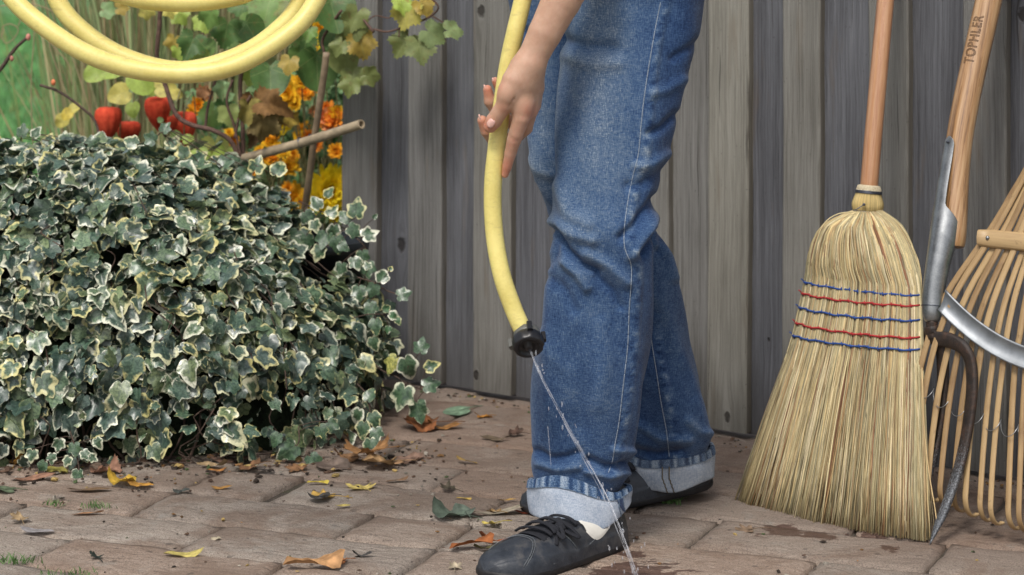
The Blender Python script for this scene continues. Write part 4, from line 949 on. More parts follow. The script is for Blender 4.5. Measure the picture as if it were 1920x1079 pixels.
# ---------------------------------------------------------------- GARDEN FORK
m = M('galvanised_steel'); c = m.coord(); a = m.noise(c, 28, 5, .6); b = m.noise(c, 300, 4, .6)
m.P(Base_Color=m.ramp(m.math('ADD', m.math('MULTIPLY', a, .7), m.math('MULTIPLY', b, .3)), [(.35, (.20, .21, .215)), (.6, (.36, .375, .385))]), Metallic=.85, Roughness=m.ramp(a, [(.3, .30), (.7, .46)])); m.bump(m.math('ADD', a, b), .15, .001); STEEL = m.mat
m = M('worn_iron'); c = m.coord(); gz_ = m.attr('wear'); a = m.noise(c, 70, 5, .7); b = m.noise(c, 380, 4, .7)
rust = m.ramp(a, [(.35, (.018, .015, .014)), (.55, (.038, .025, .019)), (.72, (.085, .042, .026))]); pol = m.ramp(b, [(.35, (.05, .055, .062)), (.5, (.13, .14, .155)), (.66, (.25, .265, .285))])
m.P(Base_Color=m.mix(m.ramp(m.math('ADD', gz_, m.math('MULTIPLY', m.math('SUBTRACT', b, .5), .9)), [(.42, 0.0), (.70, 1.0)]), rust, pol), Metallic=m.math('MULTIPLY', gz_, .7), Roughness=m.ramp(a, [(.3, .38), (.7, .6)])); m.bump(m.math('ADD', a, b), .6, .002); IRON = m.mat
fork = thing('garden_fork', 'garden fork with ash handle stamped with letters, steel socket and dark iron tines', 'garden fork', Gp(1743, 1022))
hpts = smoothpath([Wp(1783, 470, 4.035), Wp(1790, 430, 4.045), Wp(1799, 250, 4.09), Wp(1826, 125, 4.12), Wp(1856, -5, 4.15), Wp(1888, -150, 4.185), Wp(1915, -270, 4.21)], 60)
hpts = smoothpath([Wp(1785, 466, 4.04), Wp(1788, 430, 4.047), Wp(1801, 250, 4.09), Wp(1855, -5, 4.15), Wp(1916, -290, 4.21)], 60)
mb = MB(); rod(mb, hpts, np.interp(np.linspace(0, 1, 60), [0, .02, .06, .2, 1], [.010, .0175, .0205, .0222, .0235])); hobj = mb.build('handle', ASH, fork)
# socket: tube with a long open strap on the left front
sp = smoothpath([Wp(1747, 606, 4.0), Wp(1749, 560, 4.01), Wp(1758, 500, 4.022), Wp(1768, 450, 4.035), Wp(1776, 400, 4.05), Wp(1783, 350, 4.062), Wp(1793, 290, 4.078), Wp(1797, 262, 4.085)], 60)
T_ = np.gradient(sp, axis=0); T_ /= np.linalg.norm(T_, axis=1)[:, None]
rs = np.interp(np.linspace(0, 1, 60), [0, .02, .06, .12, .30, .44, .60, 1], [.008, .0135, .0165, .0175, .0205, .0235, .0245, .0245])
ns = 49; V = []
for i in range(60):
    t_ = i / 59
    half = np.interp(t_, [0, .40, .44, .52, .60, .92, .97, 1.0], [np.pi, np.pi, 2.55, 1.75, .52, .46, .34, .06])
    cen_a = np.interp(t_, [0, .44, .6, 1], [2.6, 2.5, 2.52, 2.48])
    a = cen_a + np.linspace(-half, half, ns)
    u = np.cross(T_[i], [0, 1, 0.]); u /= np.linalg.norm(u); w = np.cross(u, T_[i])
    if u[0] < 0: u = -u
    if w[1] > 0: w = -w
    V.append(sp[i] + rs[i] * (np.cos(a)[:, None] * u + np.sin(a)[:, None] * w))
mb = MB(); mb.add(np.vstack(V), grid_faces(60, ns, False)); so = mb.build('socket', STEEL, fork)
md_ = so.modifiers.new('t', 'SOLIDIFY'); md_.thickness = .0016; md_.offset = 1
mb = MB(); a = np.linspace(0, 2 * np.pi, 33); u = np.cross(T_[6], [0, 1, 0.]); u /= np.linalg.norm(u); w = np.cross(u, T_[6])
mb.tube(sp[6] + .0182 * (np.cos(a)[:, None] * u + np.sin(a)[:, None] * w), .0007, 6, caps=False)
mb.build('weld_line', WIRE, so); mb = MB()
iv = 57; u = np.cross(T_[iv], [0, 1, 0.]); u /= np.linalg.norm(u); u = u if u[0] > 0 else -u; w = np.cross(u, T_[iv]); w = w if w[1] < 0 else -w
pr_ = sp[iv - 2] + .0262 * (math.cos(2.48) * u + math.sin(2.48) * w); V, f = ellipsoid(pr_, (.0028, .0028, .0028)); mb.add(V, f); mb.build('rivet', WIRE, so)
# stamped letters wrapped round the handle
cu = bpy.data.curves.new('t', 'FONT'); cu.body = 'TOPHLER'; cu.size = .0245; cu.space_character = 1.12; cu.fill_mode = 'NONE'; cu.bevel_depth = .0007; cu.bevel_resolution = 0
to = bpy.data.objects.new('t', cu); sc.collection.objects.link(to); bpy.context.view_layer.update()
tm = bpy.data.meshes.new_from_object(to.evaluated_get(bpy.context.evaluated_depsgraph_get())); bpy.data.objects.remove(to)
import bmesh
bm = bmesh.new(); bm.from_mesh(tm); bmesh.ops.subdivide_edges(bm, edges=[e for e in bm.edges if e.calc_length() > .004], cuts=3); bmesh.ops.triangulate(bm, faces=bm.faces[:]); 
TV = np.array([v.co[:] for v in bm.verts]); TF = [[v.index for v in f.verts] for f in bm.faces]; bm.free()
ps, pe = Wp(1811, 134, 4.12), Wp(1837, 30, 4.14)
i_mid = [int(np.argmin(np.abs((YH + (H - hpts[:, 2]) * F / hpts[:, 1]) - yy_))) for yy_ in (134, 28)]
c0, c1 = hpts[i_mid[0]], hpts[i_mid[1]]; axd = (c1 - c0); Lh = np.linalg.norm(axd); axd /= Lh
u = np.cross(axd, [0, 1, 0.]); u /= np.linalg.norm(u); u = u if u[0] > 0 else -u; w = np.cross(u, axd); w = w if w[1] < 0 else -w
wtx = TV[:, 0].max(); al = TV[:, 0] / wtx * Lh; ang = 2.33 - (-(TV[:, 1] - .0095)) / .0230 * 1.05
rr_ = .0229 + .00025; LV = c0 + al[:, None] * axd + rr_ * (np.cos(ang)[:, None] * u + np.sin(ang)[:, None] * w)
INK = simple('burnt_letters', (.21, .125, .07), .7, var=.6, scale=500)
mesh_obj('stamped_letters', LV, TF, INK, hobj, False)
# iron head
def bar(mb, P, w_, t_, wear, nrm):
    """flat bar: width w_ along the head, thickness t_ along nrm"""
    P = np.asarray(P); T = np.gradient(P, axis=0); T /= np.linalg.norm(T, axis=1)[:, None]; n_ = len(P); a = np.linspace(0, 2 * np.pi, 12, endpoint=False)
    V = []
    for i in range(n_):
        s_ = np.cross(T[i], nrm); s_ /= np.linalg.norm(s_); k = np.cross(s_, T[i])
        ca = np.sign(np.cos(a)) * np.abs(np.cos(a)) ** .6; sa = np.sign(np.sin(a)) * np.abs(np.sin(a)) ** .6
        V.append(P[i] + ca[:, None] * s_ * w_[i] / 2 + sa[:, None] * k * t_[i] / 2)
    mb.add(np.vstack(V), grid_faces(n_, 12, True) + [list(range(12))[::-1], [(n_ - 1) * 12 + i for i in range(12)]], wear=np.repeat(wear, 12))
ef = np.array([.50, -.866, 0]); nf_ = np.array([-.866, -.5, 0])
N_ = 50
outer_px = [(1745, 612, 4.00), (1752, 632, 3.995), (1785, 640, 3.96), (1808, 655, 3.935), (1821, 685, 3.925), (1822, 740, 3.915), (1813, 810, 3.905), (1797, 880, 3.89), (1773, 950, 3.87), (1756, 990, 3.858), (1743, 1022, 3.848)]
inner_px = [(1752, 634, 3.995), (1764, 650, 3.99), (1768, 690, 3.985), (1766, 750, 3.98), (1758, 810, 3.97), (1745, 870, 3.955), (1728, 930, 3.94), (1714, 975, 3.93)]
wid = lambda n_, k0=.0: np.interp(np.linspace(0, 1, n_), [0, .15, .3, .6, .85, 1], [.024, .025, .024, .021, .016, .001])
hb = MB(); P = smoothpath([Wp(*p) for p in outer_px], N_); tl = np.linspace(0, 1, N_)
bar(hb, P, np.interp(tl, [0, .12, .25, .6, .86, 1], [.024, .027, .024, .022, .017, .0014]), np.interp(tl, [0, .3, .8, 1], [.018, .012, .010, .002]), np.interp(tl, [0, .45, .75, 1], [.02, .08, .62, .9]), nf_)
tine1 = hb.build('tine', IRON, fork)
hb = MB(); P = smoothpath([Wp(*p) for p in inner_px], N_); bar(hb, P, wid(N_), np.interp(tl, [0, .3, .8, 1], [.013, .012, .010, .002]), np.interp(tl, [0, .45, .7, 1], [.1, .15, .5, 1]), nf_); hb.build('tine', IRON, fork)
for k in (1, 2):                            # the two tines behind the broom
    sh = -ef * .062 * (k - .0) + np.array([-.006, .03, .0]) * 1
    hb = MB(); P = smoothpath([Wp(*p) + sh for p in (inner_px if k == 1 else inner_px)], N_); P = P + (-ef * .02 if k == 2 else 0); bar(hb, P, wid(N_), np.interp(tl, [0, .3, .8, 1], [.013, .012, .010, .002]), np.interp(tl, [0, .45, .7, 1], [.1, .15, .5, 1]), nf_); hb.build('tine', IRON, fork)
hb = MB(); P = smoothpath([Wp(1748, 600, 4.0), Wp(1747, 618, 4.0), Wp(1750, 636, 3.997)], 10); bar(hb, P, np.interp(np.linspace(0, 1, 10), [0, 1], [.017, .026]), np.full(10, .017), np.full(10, .1), nf_)
P = smoothpath([Wp(1752, 634, 3.995), Wp(1725, 630, 4.06), Wp(1700, 640, 4.12), Wp(1682, 665, 4.15)], 14); bar(hb, P, np.full(14, .018), np.full(14, .013), np.full(14, .1), nf_)
hb.build('crossbar', IRON, fork)
# ---------------------------------------------------------------- BAMBOO RAKE
m = M('bamboo'); gc = m.attr('hc', 'Vector'); tn_ = m.attr('tint'); a = m.noise(m.coord((300, 300, 7), gc), 1, 5, .65); b = m.noise(m.coord((60, 60, 18), gc), 1, 4, .6); c2 = m.noise(m.coord(), 50, 5, .7)
t = m.math('ADD', m.math('MULTIPLY', a, .4), m.math('ADD', m.math('MULTIPLY', b, .35), m.math('MULTIPLY', tn_, .25)))
col = m.ramp(t, [(.28, (.20, .125, .06)), (.45, (.33, .215, .105)), (.62, (.44, .305, .155))])
col = m.mix(m.ramp(c2, [(.60, 0.0), (.74, .7)]), col, (.14, .085, .04)); nd_ = m.attr('node')
col = m.mix(m.math('MULTIPLY', nd_, m.ramp(c2, [(.35, .3), (.6, .8)])), col, (.16, .09, .045))
m.P(Base_Color=col, Roughness=.42, Specular_IOR_Level=.4); m.bump(m.math('ADD', a, nd_), .35, .0012); BAMBOO = m.mat
C0 = np.array([.852, 3.777, 0.0]); AP = np.array([.929, 3.98, .7086]); eL = np.array([.794, -.608, 0]); aL = (AP - C0) / .7086
rn = np.cross(eL, aL); rn /= np.linalg.norm(rn); rn = rn if rn[1] < 0 else -rn
rake = thing('bamboo_rake', 'bamboo fan rake with metal band and wire spring, leaning at the right edge', 'rake', C0)
fz = lambda z: np.interp(z, [0, .10, .18, .25, .364, .47, .57, .69, .72], [1.0, 1.0, .975, .93, .78, .515, .31, .07, .03])
zs0 = np.concatenate([np.linspace(.70, .06, 30)])
rk = np.random.default_rng(4)
bars = []
for i in range(24):
    Lo = -.272 + .544 * i / 23; q = abs(Lo) / .272
    zb = .036 * q ** 2 + .012
    layer = .0055 * (i % 2)
    wv = rk.uniform(-.004, .004)
    zz = np.linspace(.70, zb + .045, 28)
    kf = fz(zz); kf = np.convolve(np.pad(kf, 2, mode='edge'), np.ones(5) / 5, 'valid')
    off = Lo * kf + wv * np.sin(zz * 9 + i) * (zz < .3)
    P = C0 + aL * zz[:, None] + eL * off[:, None] + rn * (layer + .012 * np.exp(-((zz - .36) / .12) ** 2) + .0)[:, None]
    # hooked end bending back towards the fence
    e = P[-1]; dd = (P[-1] - P[-2]); dd /= np.linalg.norm(dd); r0 = .030; bk = -rn
    th = np.linspace(.15, 1.75, 10); hook = e + dd * (np.sin(th) * r0)[:, None] + bk * ((1 - np.cos(th)) * r0)[:, None]
    hook = np.vstack([hook, hook[-1] + (bk * .8 + np.array([0, 0, .25])) * rk.uniform(.010, .022)])
    Pf = np.vstack([P, hook]); n_ = len(Pf)
    Tg = np.gradient(Pf, axis=0); Tg /= np.linalg.norm(Tg, axis=1)[:, None]
    W_ = np.interp(np.linspace(0, 1, n_), [0, .3, .6, 1], [.0085, .0105, .0100, .0082]) * rk.uniform(.92, 1.08); th_ = .0032
    V = []; pr = [(-.5, 0), (-.46, .5), (-.2, .72), (.2, .72), (.46, .5), (.5, 0), (.4, -.5), (-.4, -.5)]
    ss = np.concatenate([[0], np.cumsum(np.linalg.norm(np.diff(Pf, axis=0), axis=1))]); nodes = [rk.uniform(.16, .30), rk.uniform(.42, .55)]
    nodev = np.zeros(n_); hcv = []
    for j in range(n_):
        ft = np.cross(eL, Tg[j]); ft = ft if ft.dot(rn) > 0 or j > 27 else -ft
        ft /= np.linalg.norm(ft); sdv = np.cross(Tg[j], ft); sdv /= np.linalg.norm(sdv)
        if sdv.dot(eL) < 0: sdv = -sdv
        if j > 27:
            ft = np.cross(sdv, Tg[j]); ft = ft if ft.dot(prevft) > 0 else -ft
        prevft = ft
        nb = max(math.exp(-((ss[j] - q_) / .010) ** 2) for q_ in nodes); nodev[j] = nb
        for (x_, y_) in pr:
            V.append(Pf[j] + sdv * x_ * W_[j] * (1 + .12 * nb) + ft * y_ * th_ * (1 + .5 * nb)); hcv.append((x_ * W_[j] + i, y_ * .003, ss[j]))
    mb = MB(); mb.add(np.array(V), grid_faces(n_, 8, True) + [list(range(8)), [(n_ - 1) * 8 + k for k in range(8)][::-1]], hc=np.array(hcv), tint=float(rk.uniform(0, 1)), node=np.repeat(nodev, 8))
    mb.build('tine', BAMBOO, rake)
# metal band with rolled edges, in front of the tines
mb = MB(); V = []
ds = np.linspace(-.206, .206, 60)
for d in ds:
    zc_ = .284 + .078 * (abs(d) / .206) ** 2.1
    for (h, o_) in ((.0155, .003), (.0175, .006), (.0165, .0095), (.0135, .0085), (.011, .0055), (.0, .0045), (-.011, .0055), (-.0135, .0085), (-.0165, .0095), (-.0175, .006), (-.0155, .003)):
        ddn = np.array([.9 * d / .222 * .45, 1]); V.append(C0 + aL * (zc_ + h) + eL * (d - h * ddn[0] * .9 * 1.0) + rn * (.015 + o_))
mb.add(np.array(V), grid_faces(60, 11, False)); bo = mb.build('metal_band', simple('dull_band_steel', (.30, .32, .34), .5, .75, var=.2, scale=40), rake); q = bo.modifiers.new('t', 'SOLIDIFY'); q.thickness = .001
# crossbar
cz = .468; mb = MB(); n_ = 14; P = np.array([C0 + aL * (cz - .004 * k) + eL * (-.153 + .306 * k / (n_ - 1)) + rn * .0115 for k in np.linspace(0, n_ - 1, n_)])
P = np.array([C0 + aL * cz + eL * x_ + rn * .0125 for x_ in np.linspace(-.150, .150, n_)])
V = []; hc = []
pr = [(-.5, -.3), (-.5, .25), (-.38, .52), (0, .62), (.38, .52), (.5, .25), (.5, -.3)]
for j, p in enumerate(P):
    for (y_, o_) in pr: V.append(p + aL / np.linalg.norm(aL) * y_ * .030 * (1 if 0 < j < n_ - 1 else .86) + rn * o_ * .013); hc.append((y_ * .03 + 40, o_ * .01, -.15 + .3 * j / (n_ - 1)))
mb.add(np.array(V), grid_faces(n_, 7, True) + [list(range(7)), [(n_ - 1) * 7 + k for k in range(7)][::-1]], hc=np.array(hc), tint=.8, node=0.0); cb = mb.build('crossbar', BAMBOO, rake)
for x_ in (-.130, -.055, .055, .130):
    mb = MB(); V, f = ellipsoid(C0 + aL * cz + eL * x_ + rn * .0205, (.0036, .0036, .0036)); mb.add(V, f); mb.build('bolt_head', STEEL, cb)
# wire spring woven through the tines
th = np.linspace(0, 2 * np.pi * 17, 17 * 18); x_ = np.linspace(-.262, .262, len(th)); zc_ = .172 + .055 * (np.abs(x_) / .262) ** 2
P = C0 + aL * (zc_ + .0115 * np.sin(th))[:, None] + eL * (x_ + .0085 * np.cos(th))[:, None] + rn * (.004 + .0085 * np.cos(th + .6))[:, None]
mb = MB(); mb.tube(P, .00065, 6); mb.build('wire_spring', simple('bright_wire', (.36, .37, .38), .4, .8), rake)
# handle above the head
mb = MB(); hh0 = C0 + aL * .60; hh1 = C0 + aL * 1.42; hh1[1] = min(hh1[1], FA + FB * hh1[0] - .02)
n_ = 40; P = smoothpath([hh0, (hh0 + hh1) / 2, hh1], n_); V, f = tube(P, .0125, 16); mb.add(V, f, hc=(V - hh0)[:, [0, 1, 2]], tint=.6, node=np.repeat(np.exp(-((np.linspace(0, 1, n_) % .25 - .12) / .012) ** 2), 16)); mb.build('handle', BAMBOO, rake)
# ---------------------------------------------------------------- LEAF TEMPLATES
def polar_leaf(kind, rings=(.35, .70, .90, 1.0), n=36, seed=0):
    r0 = random.Random(seed); out = []
    for k in range(n):
        th = 2 * math.pi * k / n; out.append(th)
    th = np.array(out)                       # 0 = tip (+y), petiole at -y
    def lobes(ls, w, base):
        r_ = np.full(n, base)
        for (a, L_, ww) in ls:
            d = np.abs((th - a + np.pi) % (2 * np.pi) - np.pi); r_ = np.maximum(r_, base + (L_ - base) * np.maximum(0, 1 - d / (ww or w)) ** .9)
        return r_
    if kind == 'ivy': r = lobes([(0, 1.0, .62), (R(58), .80, .55), (R(-58), .80, .55), (R(118), .62, .55), (R(-118), .64, .55)], .5, .50); cut = .55
    elif kind == 'ivy2': r = lobes([(0, 1.05, .9), (R(70), .72, .7), (R(-66), .76, .7), (R(128), .55, .6), (R(-128), .60, .6)], .5, .54); cut = .45
    elif kind == 'vine':
        r = lobes([(0, 1.0, .75), (R(62), .92, .62), (R(-62), .92, .62), (R(122), .80, .6), (R(-122), .80, .6)], .6, .62); r = r * (1 + .07 * np.where(np.arange(n) % 2, 1, -1)); cut = .75
    elif kind == 'heart': r = .78 + .26 * np.maximum(0, np.cos(th)) ** 4 + .10 * np.cos(th * 2) * 0; r = r * (1 - .06 * np.cos(2 * th)); cut = .35
    elif kind == 'oval': r = 1 / np.sqrt((np.cos(th) / 1.0) ** 2 + (np.sin(th) / .48) ** 2); r = r * (1 + .05 * np.abs(np.cos(th)) ** 12); cut = 0
    elif kind == 'maple':
        r = lobes([(0, 1.0, .5), (R(50), .92, .45), (R(-50), .9, .45), (R(105), .75, .5), (R(-105), .72, .5)], .5, .38); r = r * (1 + .06 * np.where(np.arange(n) % 2, 1, -1)); cut = .5
    if cut: r = r * (1 - cut * np.exp(-((np.abs(th - np.pi)) / .22) ** 2))
    V = [(0, 0, 0)]; E = [0]
    for q in rings:
        for k in range(n):
            rr__ = r[k] * (q if q < 1 else 1)
            V.append((math.sin(th[k]) * rr__, math.cos(th[k]) * rr__, 0)); E.append(q)
    Fs = [[0, 1 + (k + 1) % n, 1 + k] for k in range(n)]
    for q in range(len(rings) - 1):
        for k in range(n):
            a = 1 + q * n; k2 = (k + 1) % n; Fs.append([a + k, a + k2, a + n + k2, a + n + k])
    V = np.array(V, float); V[:, 1] += .35
    return V, Fs, np.array(E), np.abs(V[:, 0])
def shape_leaf(V, fold=.25, droop=.25, wave=.06, curl=0.0, seed=0):
    V = V.copy(); x, y = V[:, 0].copy(), V[:, 1].copy(); rr_ = np.hypot(x, y)
    V[:, 2] = fold * np.abs(x) - droop * y ** 2 * np.sign(y) * .6 + wave * np.sin(np.arctan2(x, y) * 5 + seed) * rr_ ** 2
    if curl: V[:, 2] += curl * x ** 2 + curl * .5 * np.maximum(0, y) ** 2
    return V
def frames(nrm, tip):
    nrm = nrm / np.linalg.norm(nrm, axis=1)[:, None]; tip = tip - (tip * nrm).sum(1)[:, None] * nrm; tip /= np.linalg.norm(tip, axis=1)[:, None] + 1e-9
    xx = np.cross(tip, nrm); return np.stack([xx, tip, nrm], 1)        # rows: x,y,z axes
def scatter(name, tpl, pos, nrm, tip, size, cols, mat, parent=None, rndattr=True, extra=None):
    V0s, F0, E0_, _ = tpl; Vs = V0s if isinstance(V0s, list) else [V0s]
    n = len(pos); Fm = frames(nrm, tip); out = []; ed = []; cl = []; lr = []; ux = []
    F0a = F0; faces = []; m0 = len(Vs[0])
    rs_ = np.random.default_rng(len(pos)); var = rs_.integers(0, len(Vs), n)
    tri = [f for f in F0a if len(f) == 3]; qd = [f for f in F0a if len(f) == 4]
    A = np.stack([Vs[v] for v in var]) * size[:, None, None]
    W_ = np.einsum('nvi,nij->nvj', A, Fm) + pos[:, None]
    W_ = W_.reshape(-1, 3)
    base = (np.arange(n) * m0)[:, None, None]
    ft = (np.array(tri)[None] + base).reshape(-1, 3).tolist() if tri else []; fq = (np.array(qd)[None] + base).reshape(-1, 4).tolist() if qd else []
    C4 = np.repeat(np.concatenate([cols, np.ones((n, 1))], 1), m0, axis=0)
    rnd = rs_.random(n)
    lp = np.concatenate([np.tile(Vs[0][None, :, :2], (n, 1, 1)), np.repeat(rnd[:, None, None], m0, 1) * 30], 2).reshape(-1, 3)
    return mesh_obj(name, W_, ft + fq, mat, parent, True, dict(edge=np.tile(E0_, n), col=C4, lr=np.repeat(rnd, m0), lp=lp))
IV = []
tA = polar_leaf('ivy', (.45, .78, 1.0), 30); tB = polar_leaf('ivy2', (.45, .78, 1.0), 30)
for k, (tt_, fo, dr, wa) in enumerate(((tA, .22, .30, .07), (tA, .38, .15, .10), (tB, .15, .35, .06), (tB, .30, .5, .10), (tA, .05, .2, .12), (tA, -.1, .3, .08))):
    IV.append(shape_leaf(tt_[0], fo, dr, wa, seed=k * 1.7))
ivy_tpl = (IV, tA[1], tA[2], None)
# variegated ivy leaf
m = M('ivy_leaf'); edge = m.attr('edge'); lr = m.attr('lr'); lp = m.attr('lp', 'Vector'); col0 = m.attr('col', 'Color')
nz = m.noise(lp, 2.3, 4, .6); nz2 = m.noise(lp, 6, 3, .6); gl = m.noise(m.coord(), 25, 3)
rim = m.math('ADD', edge, m.math('MULTIPLY', m.math('SUBTRACT', nz, .5), 1.5)); rim = m.math('ADD', rim, m.math('MULTIPLY', m.math('SUBTRACT', lr, .6), .5))
green = m.mix(m.ramp(nz2, [(.42, 0.0), (.56, 1.0)]), m.mix(1.0, col0, (.55, .62, .62, 1), 'MULTIPLY'), m.mix(1.0, col0, (1.35, 1.3, 1.25, 1), 'MULTIPLY'))
cream = m.ramp(m.math('FRACT', m.math('MULTIPLY', lr, 7.3)), [(.0, (.70, .72, .54)), (.35, (.78, .78, .64)), (.6, (.66, .64, .36)), (.85, (.66, .60, .24)), (1.0, (.62, .64, .46))])
col = m.mix(m.ramp(rim, [(.80, 0.0), (1.0, 1.0)]), green, cream)
sp_ = m.n('SeparateXYZ', {0: lp}).outputs
vein = m.math('MULTIPLY', veins(m, m.n('VectorMath', {0: lp, 1: (0, .0, 0)}, operation='SUBTRACT').outputs[0]), .38)
col = m.mix(vein, col, (.20, .28, .16))
m.P(Base_Color=col, Roughness=m.ramp(gl, [(.3, .28), (.7, .48)]), Specular_IOR_Level=.6, Coat_Weight=.45, Coat_Roughness=.25)
m.bump(m.math('ADD', nz2, m.math('MULTIPLY', vein, -1.0)), .5, .002)
tr = m.n('BsdfTranslucent', {'Color': col}); mx = m.n('MixShader', {0: .12, 1: m.b.outputs[0], 2: tr.outputs[0]}); m.nt.links.new(mx.outputs[0], m.out.inputs[0])
IVY = m.mat; LEAF = leafmat('leaf_skin', vein=True); DRYLEAF = leafmat('dry_leaf', .75, .2, .15, .45)
STEM = simple('woody_stem', (.075, .048, .035), .85, var=.5, scale=90, bump=.5); GSTEM = simple('green_stem', (.17, .16, .07), .6, var=.3)
# ---------------------------------------------------------------- IVY
ivy = thing('ivy_bush', 'low mound of cream edged variegated ivy spilling onto the paving', 'ivy', (-.82, 4.6, 0))
IC = np.array([-.92, 4.86, 0]); IR = np.array([.675, .52, .525]); EXP = 2.7
def mound(ph, el, k=1.0):
    d = np.stack([np.cos(ph) * np.cos(el), -np.sin(ph) * np.cos(el), np.sin(el)], -1)
    s_ = (np.abs(d[:, 0] / IR[0]) ** EXP + np.abs(d[:, 1] / IR[1]) ** EXP + np.abs(d[:, 2] / IR[2]) ** EXP) ** (-1 / EXP)
    lump = np.array([1 + .085 * fbm(a_[0] * .6, a_[1] * .6, a_[2] * .8, 3.0, 3) for a_ in (d * s_[:, None] + IC)])
    P = IC + d * (s_ * lump * k)[:, None]
    q_ = np.clip((P[:, 0] + .66) / .40, 0, 1); P[:, 2] *= 1 - .30 * q_ * q_ * (3 - 2 * q_)
    g = np.sign(d) * np.abs(d / IR) ** (EXP - 1) / IR; g /= np.linalg.norm(g, axis=1)[:, None]
    return P, g
ri = np.random.default_rng(21)
N = 7800
ph = ri.uniform(R(-25), R(205), N); el = np.arcsin(ri.uniform(0, 1, N) ** .75)
kk = 1.0 - np.abs(ri.normal(0, .055, N)) + .02 * (ri.random(N) < .3)
P, g = mound(ph, el, kk)
up_ = np.array([0, 0, 1.0]); nrm = g * .75 + up_ * .42 + ri.normal(0, .48, (N, 3))
tang = -up_ + g * (g @ up_)[:, None]; tang /= np.linalg.norm(tang, axis=1)[:, None] + 1e-6
tip = tang + ri.normal(0, .65, (N, 3)) + g * .25
dens = np.array([fbm(p[0], p[1], p[2], 7.5, 2) for p in P]); keep = (dens > -.42) & (P[:, 2] > .012) | (ri.random(N) < .25) & (P[:, 2] > .03)
hole = (P[:, 0] > -.43) & (P[:, 0] < -.33) & (P[:, 2] > .27) & (P[:, 2] < .36)
keep &= ~hole
# the foot of the mound is ragged, with gaps
foot = (P[:, 2] < .10) & (np.array([fbm(p[0], 3, 0, 9, 2) for p in P]) > -.02); keep &= ~(foot & (ri.random(N) < .55))
size = .011 + .025 * ri.random(N) ** 1.3 * (1 + .25 * (ri.random(N) < .15)); gcol = np.array([(.065, .115, .082), (.09, .15, .095), (.115, .175, .10), (.075, .115, .10), (.15, .20, .10), (.04, .075, .06), (.06, .10, .072)])
cols = gcol[ri.integers(0, 7, N)] * ri.uniform(.75, 1.25, (N, 1))
k_ = keep
scatter('foliage', ivy_tpl, P[k_], nrm[k_], tip[k_], size[k_], cols[k_], IVY, ivy)
# near-black shell inside the bush, painting the shade seen between the leaves
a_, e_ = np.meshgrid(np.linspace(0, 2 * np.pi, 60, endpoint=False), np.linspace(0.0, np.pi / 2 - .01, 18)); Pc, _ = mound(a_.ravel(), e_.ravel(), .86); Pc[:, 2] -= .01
m = M('ivy_inner_shade'); a = m.noise(m.coord(), 40, 5, .7); m.P(Base_Color=m.ramp(a, [(.35, (.010, .013, .008)), (.6, (.025, .038, .02)), (.75, (.05, .07, .035))]), Roughness=.9, Specular_IOR_Level=.1); m.bump(a, 1.0, .02)
mesh_obj('inner_shade', Pc, grid_faces(18, 60, True), m.mat, ivy)
mb = MB()
for q in range(170):
    p0 = ri.uniform(R(-20), R(200)); e0 = ri.uniform(.02, 1.2); n = 9
    ph_ = p0 + np.cumsum(ri.normal(0, .03, n)); el_ = np.clip(e0 - np.linspace(0, ri.uniform(.15, .5), n), .01, 1.5); Pq, _ = mound(ph_, el_, ri.uniform(.88, 1.0))
    mb.tube(smoothpath(Pq, 16), .0013, 5)
for q in range(40):
    x_ = ri.uniform(-1.5, -.4); b_, _ = mound(np.array([math.acos(np.clip((x_ - IC[0]) / .7, -1, 1))]), np.array([.05]), .93); b_ = b_[0]; b_[2] = 0
    mb.tube(smoothpath([b_, b_ + [ri.normal(0, .02), .03, .05], b_ + [ri.normal(0, .03), .08, .12]], 8), ri.uniform(.001, .003), 5)
mb.build('stems', STEM, ivy)
def shoot(pts, leaves, name='trailing_shoot', tpl=ivy_tpl, mat=None, sr=.0013, parent=None, stem=None):
    parent = parent or ivy
    st_ = MB(); st_.tube(smoothpath([Wp(*p) for p in pts], 24), sr, 6)
    Pn = []; Nn = []; Tn = []; Sn = []; Cn = []
    path = smoothpath([Wp(*p) for p in pts], 60)
    for (x, y, s, ang, *cc) in leaves:
        Z = np.interp(0, [0, 1], [0, 1]) or None
        pxs = 960 + F * path[:, 0] / path[:, 1]; pys = YH + (H - path[:, 2]) * F / path[:, 1]; j = int(np.argmin((pxs - x) ** 2 + (pys - y) ** 2))
        Zl = path[j, 1] - .012; p = Wp(x, y, Zl); tdir = np.array([math.sin(R(ang)), 0, math.cos(R(ang))])
        sz = s / F * Zl; p0 = p - tdir * sz * .35
        Pn.append(p0); Nn.append([random.uniform(-.35, .35), -1, random.uniform(.1, .7)]); Tn.append(tdir); Sn.append(sz); Cn.append(cc[0] if cc else (.06, .115, .06))
        st_.tube(smoothpath([path[j], path[j] * .5 + p0 * .5 + [0, 0, .004], p0], 6), sr * .6, 5)
    so_ = st_.build(name, stem or STEM, parent)
    scatter('leaves', tpl, np.array(Pn), np.array(Nn, float), np.array(Tn, float), np.array(Sn), np.array(Cn, float), mat or IVY, so_)
    return so_
YG = (.42, .42, .12)
shoot([(690, 668, 4.72), (715, 694, 4.7), (740, 705, 4.68), (765, 720, 4.66), (800, 735, 4.66)], [(740, 678, 28, -150, YG), (762, 682, 32, 160), (789, 654, 24, 10), (757, 736, 38, -165), (805, 690, 20, 60), (784, 764, 32, 165), (802, 722, 26, 70)])
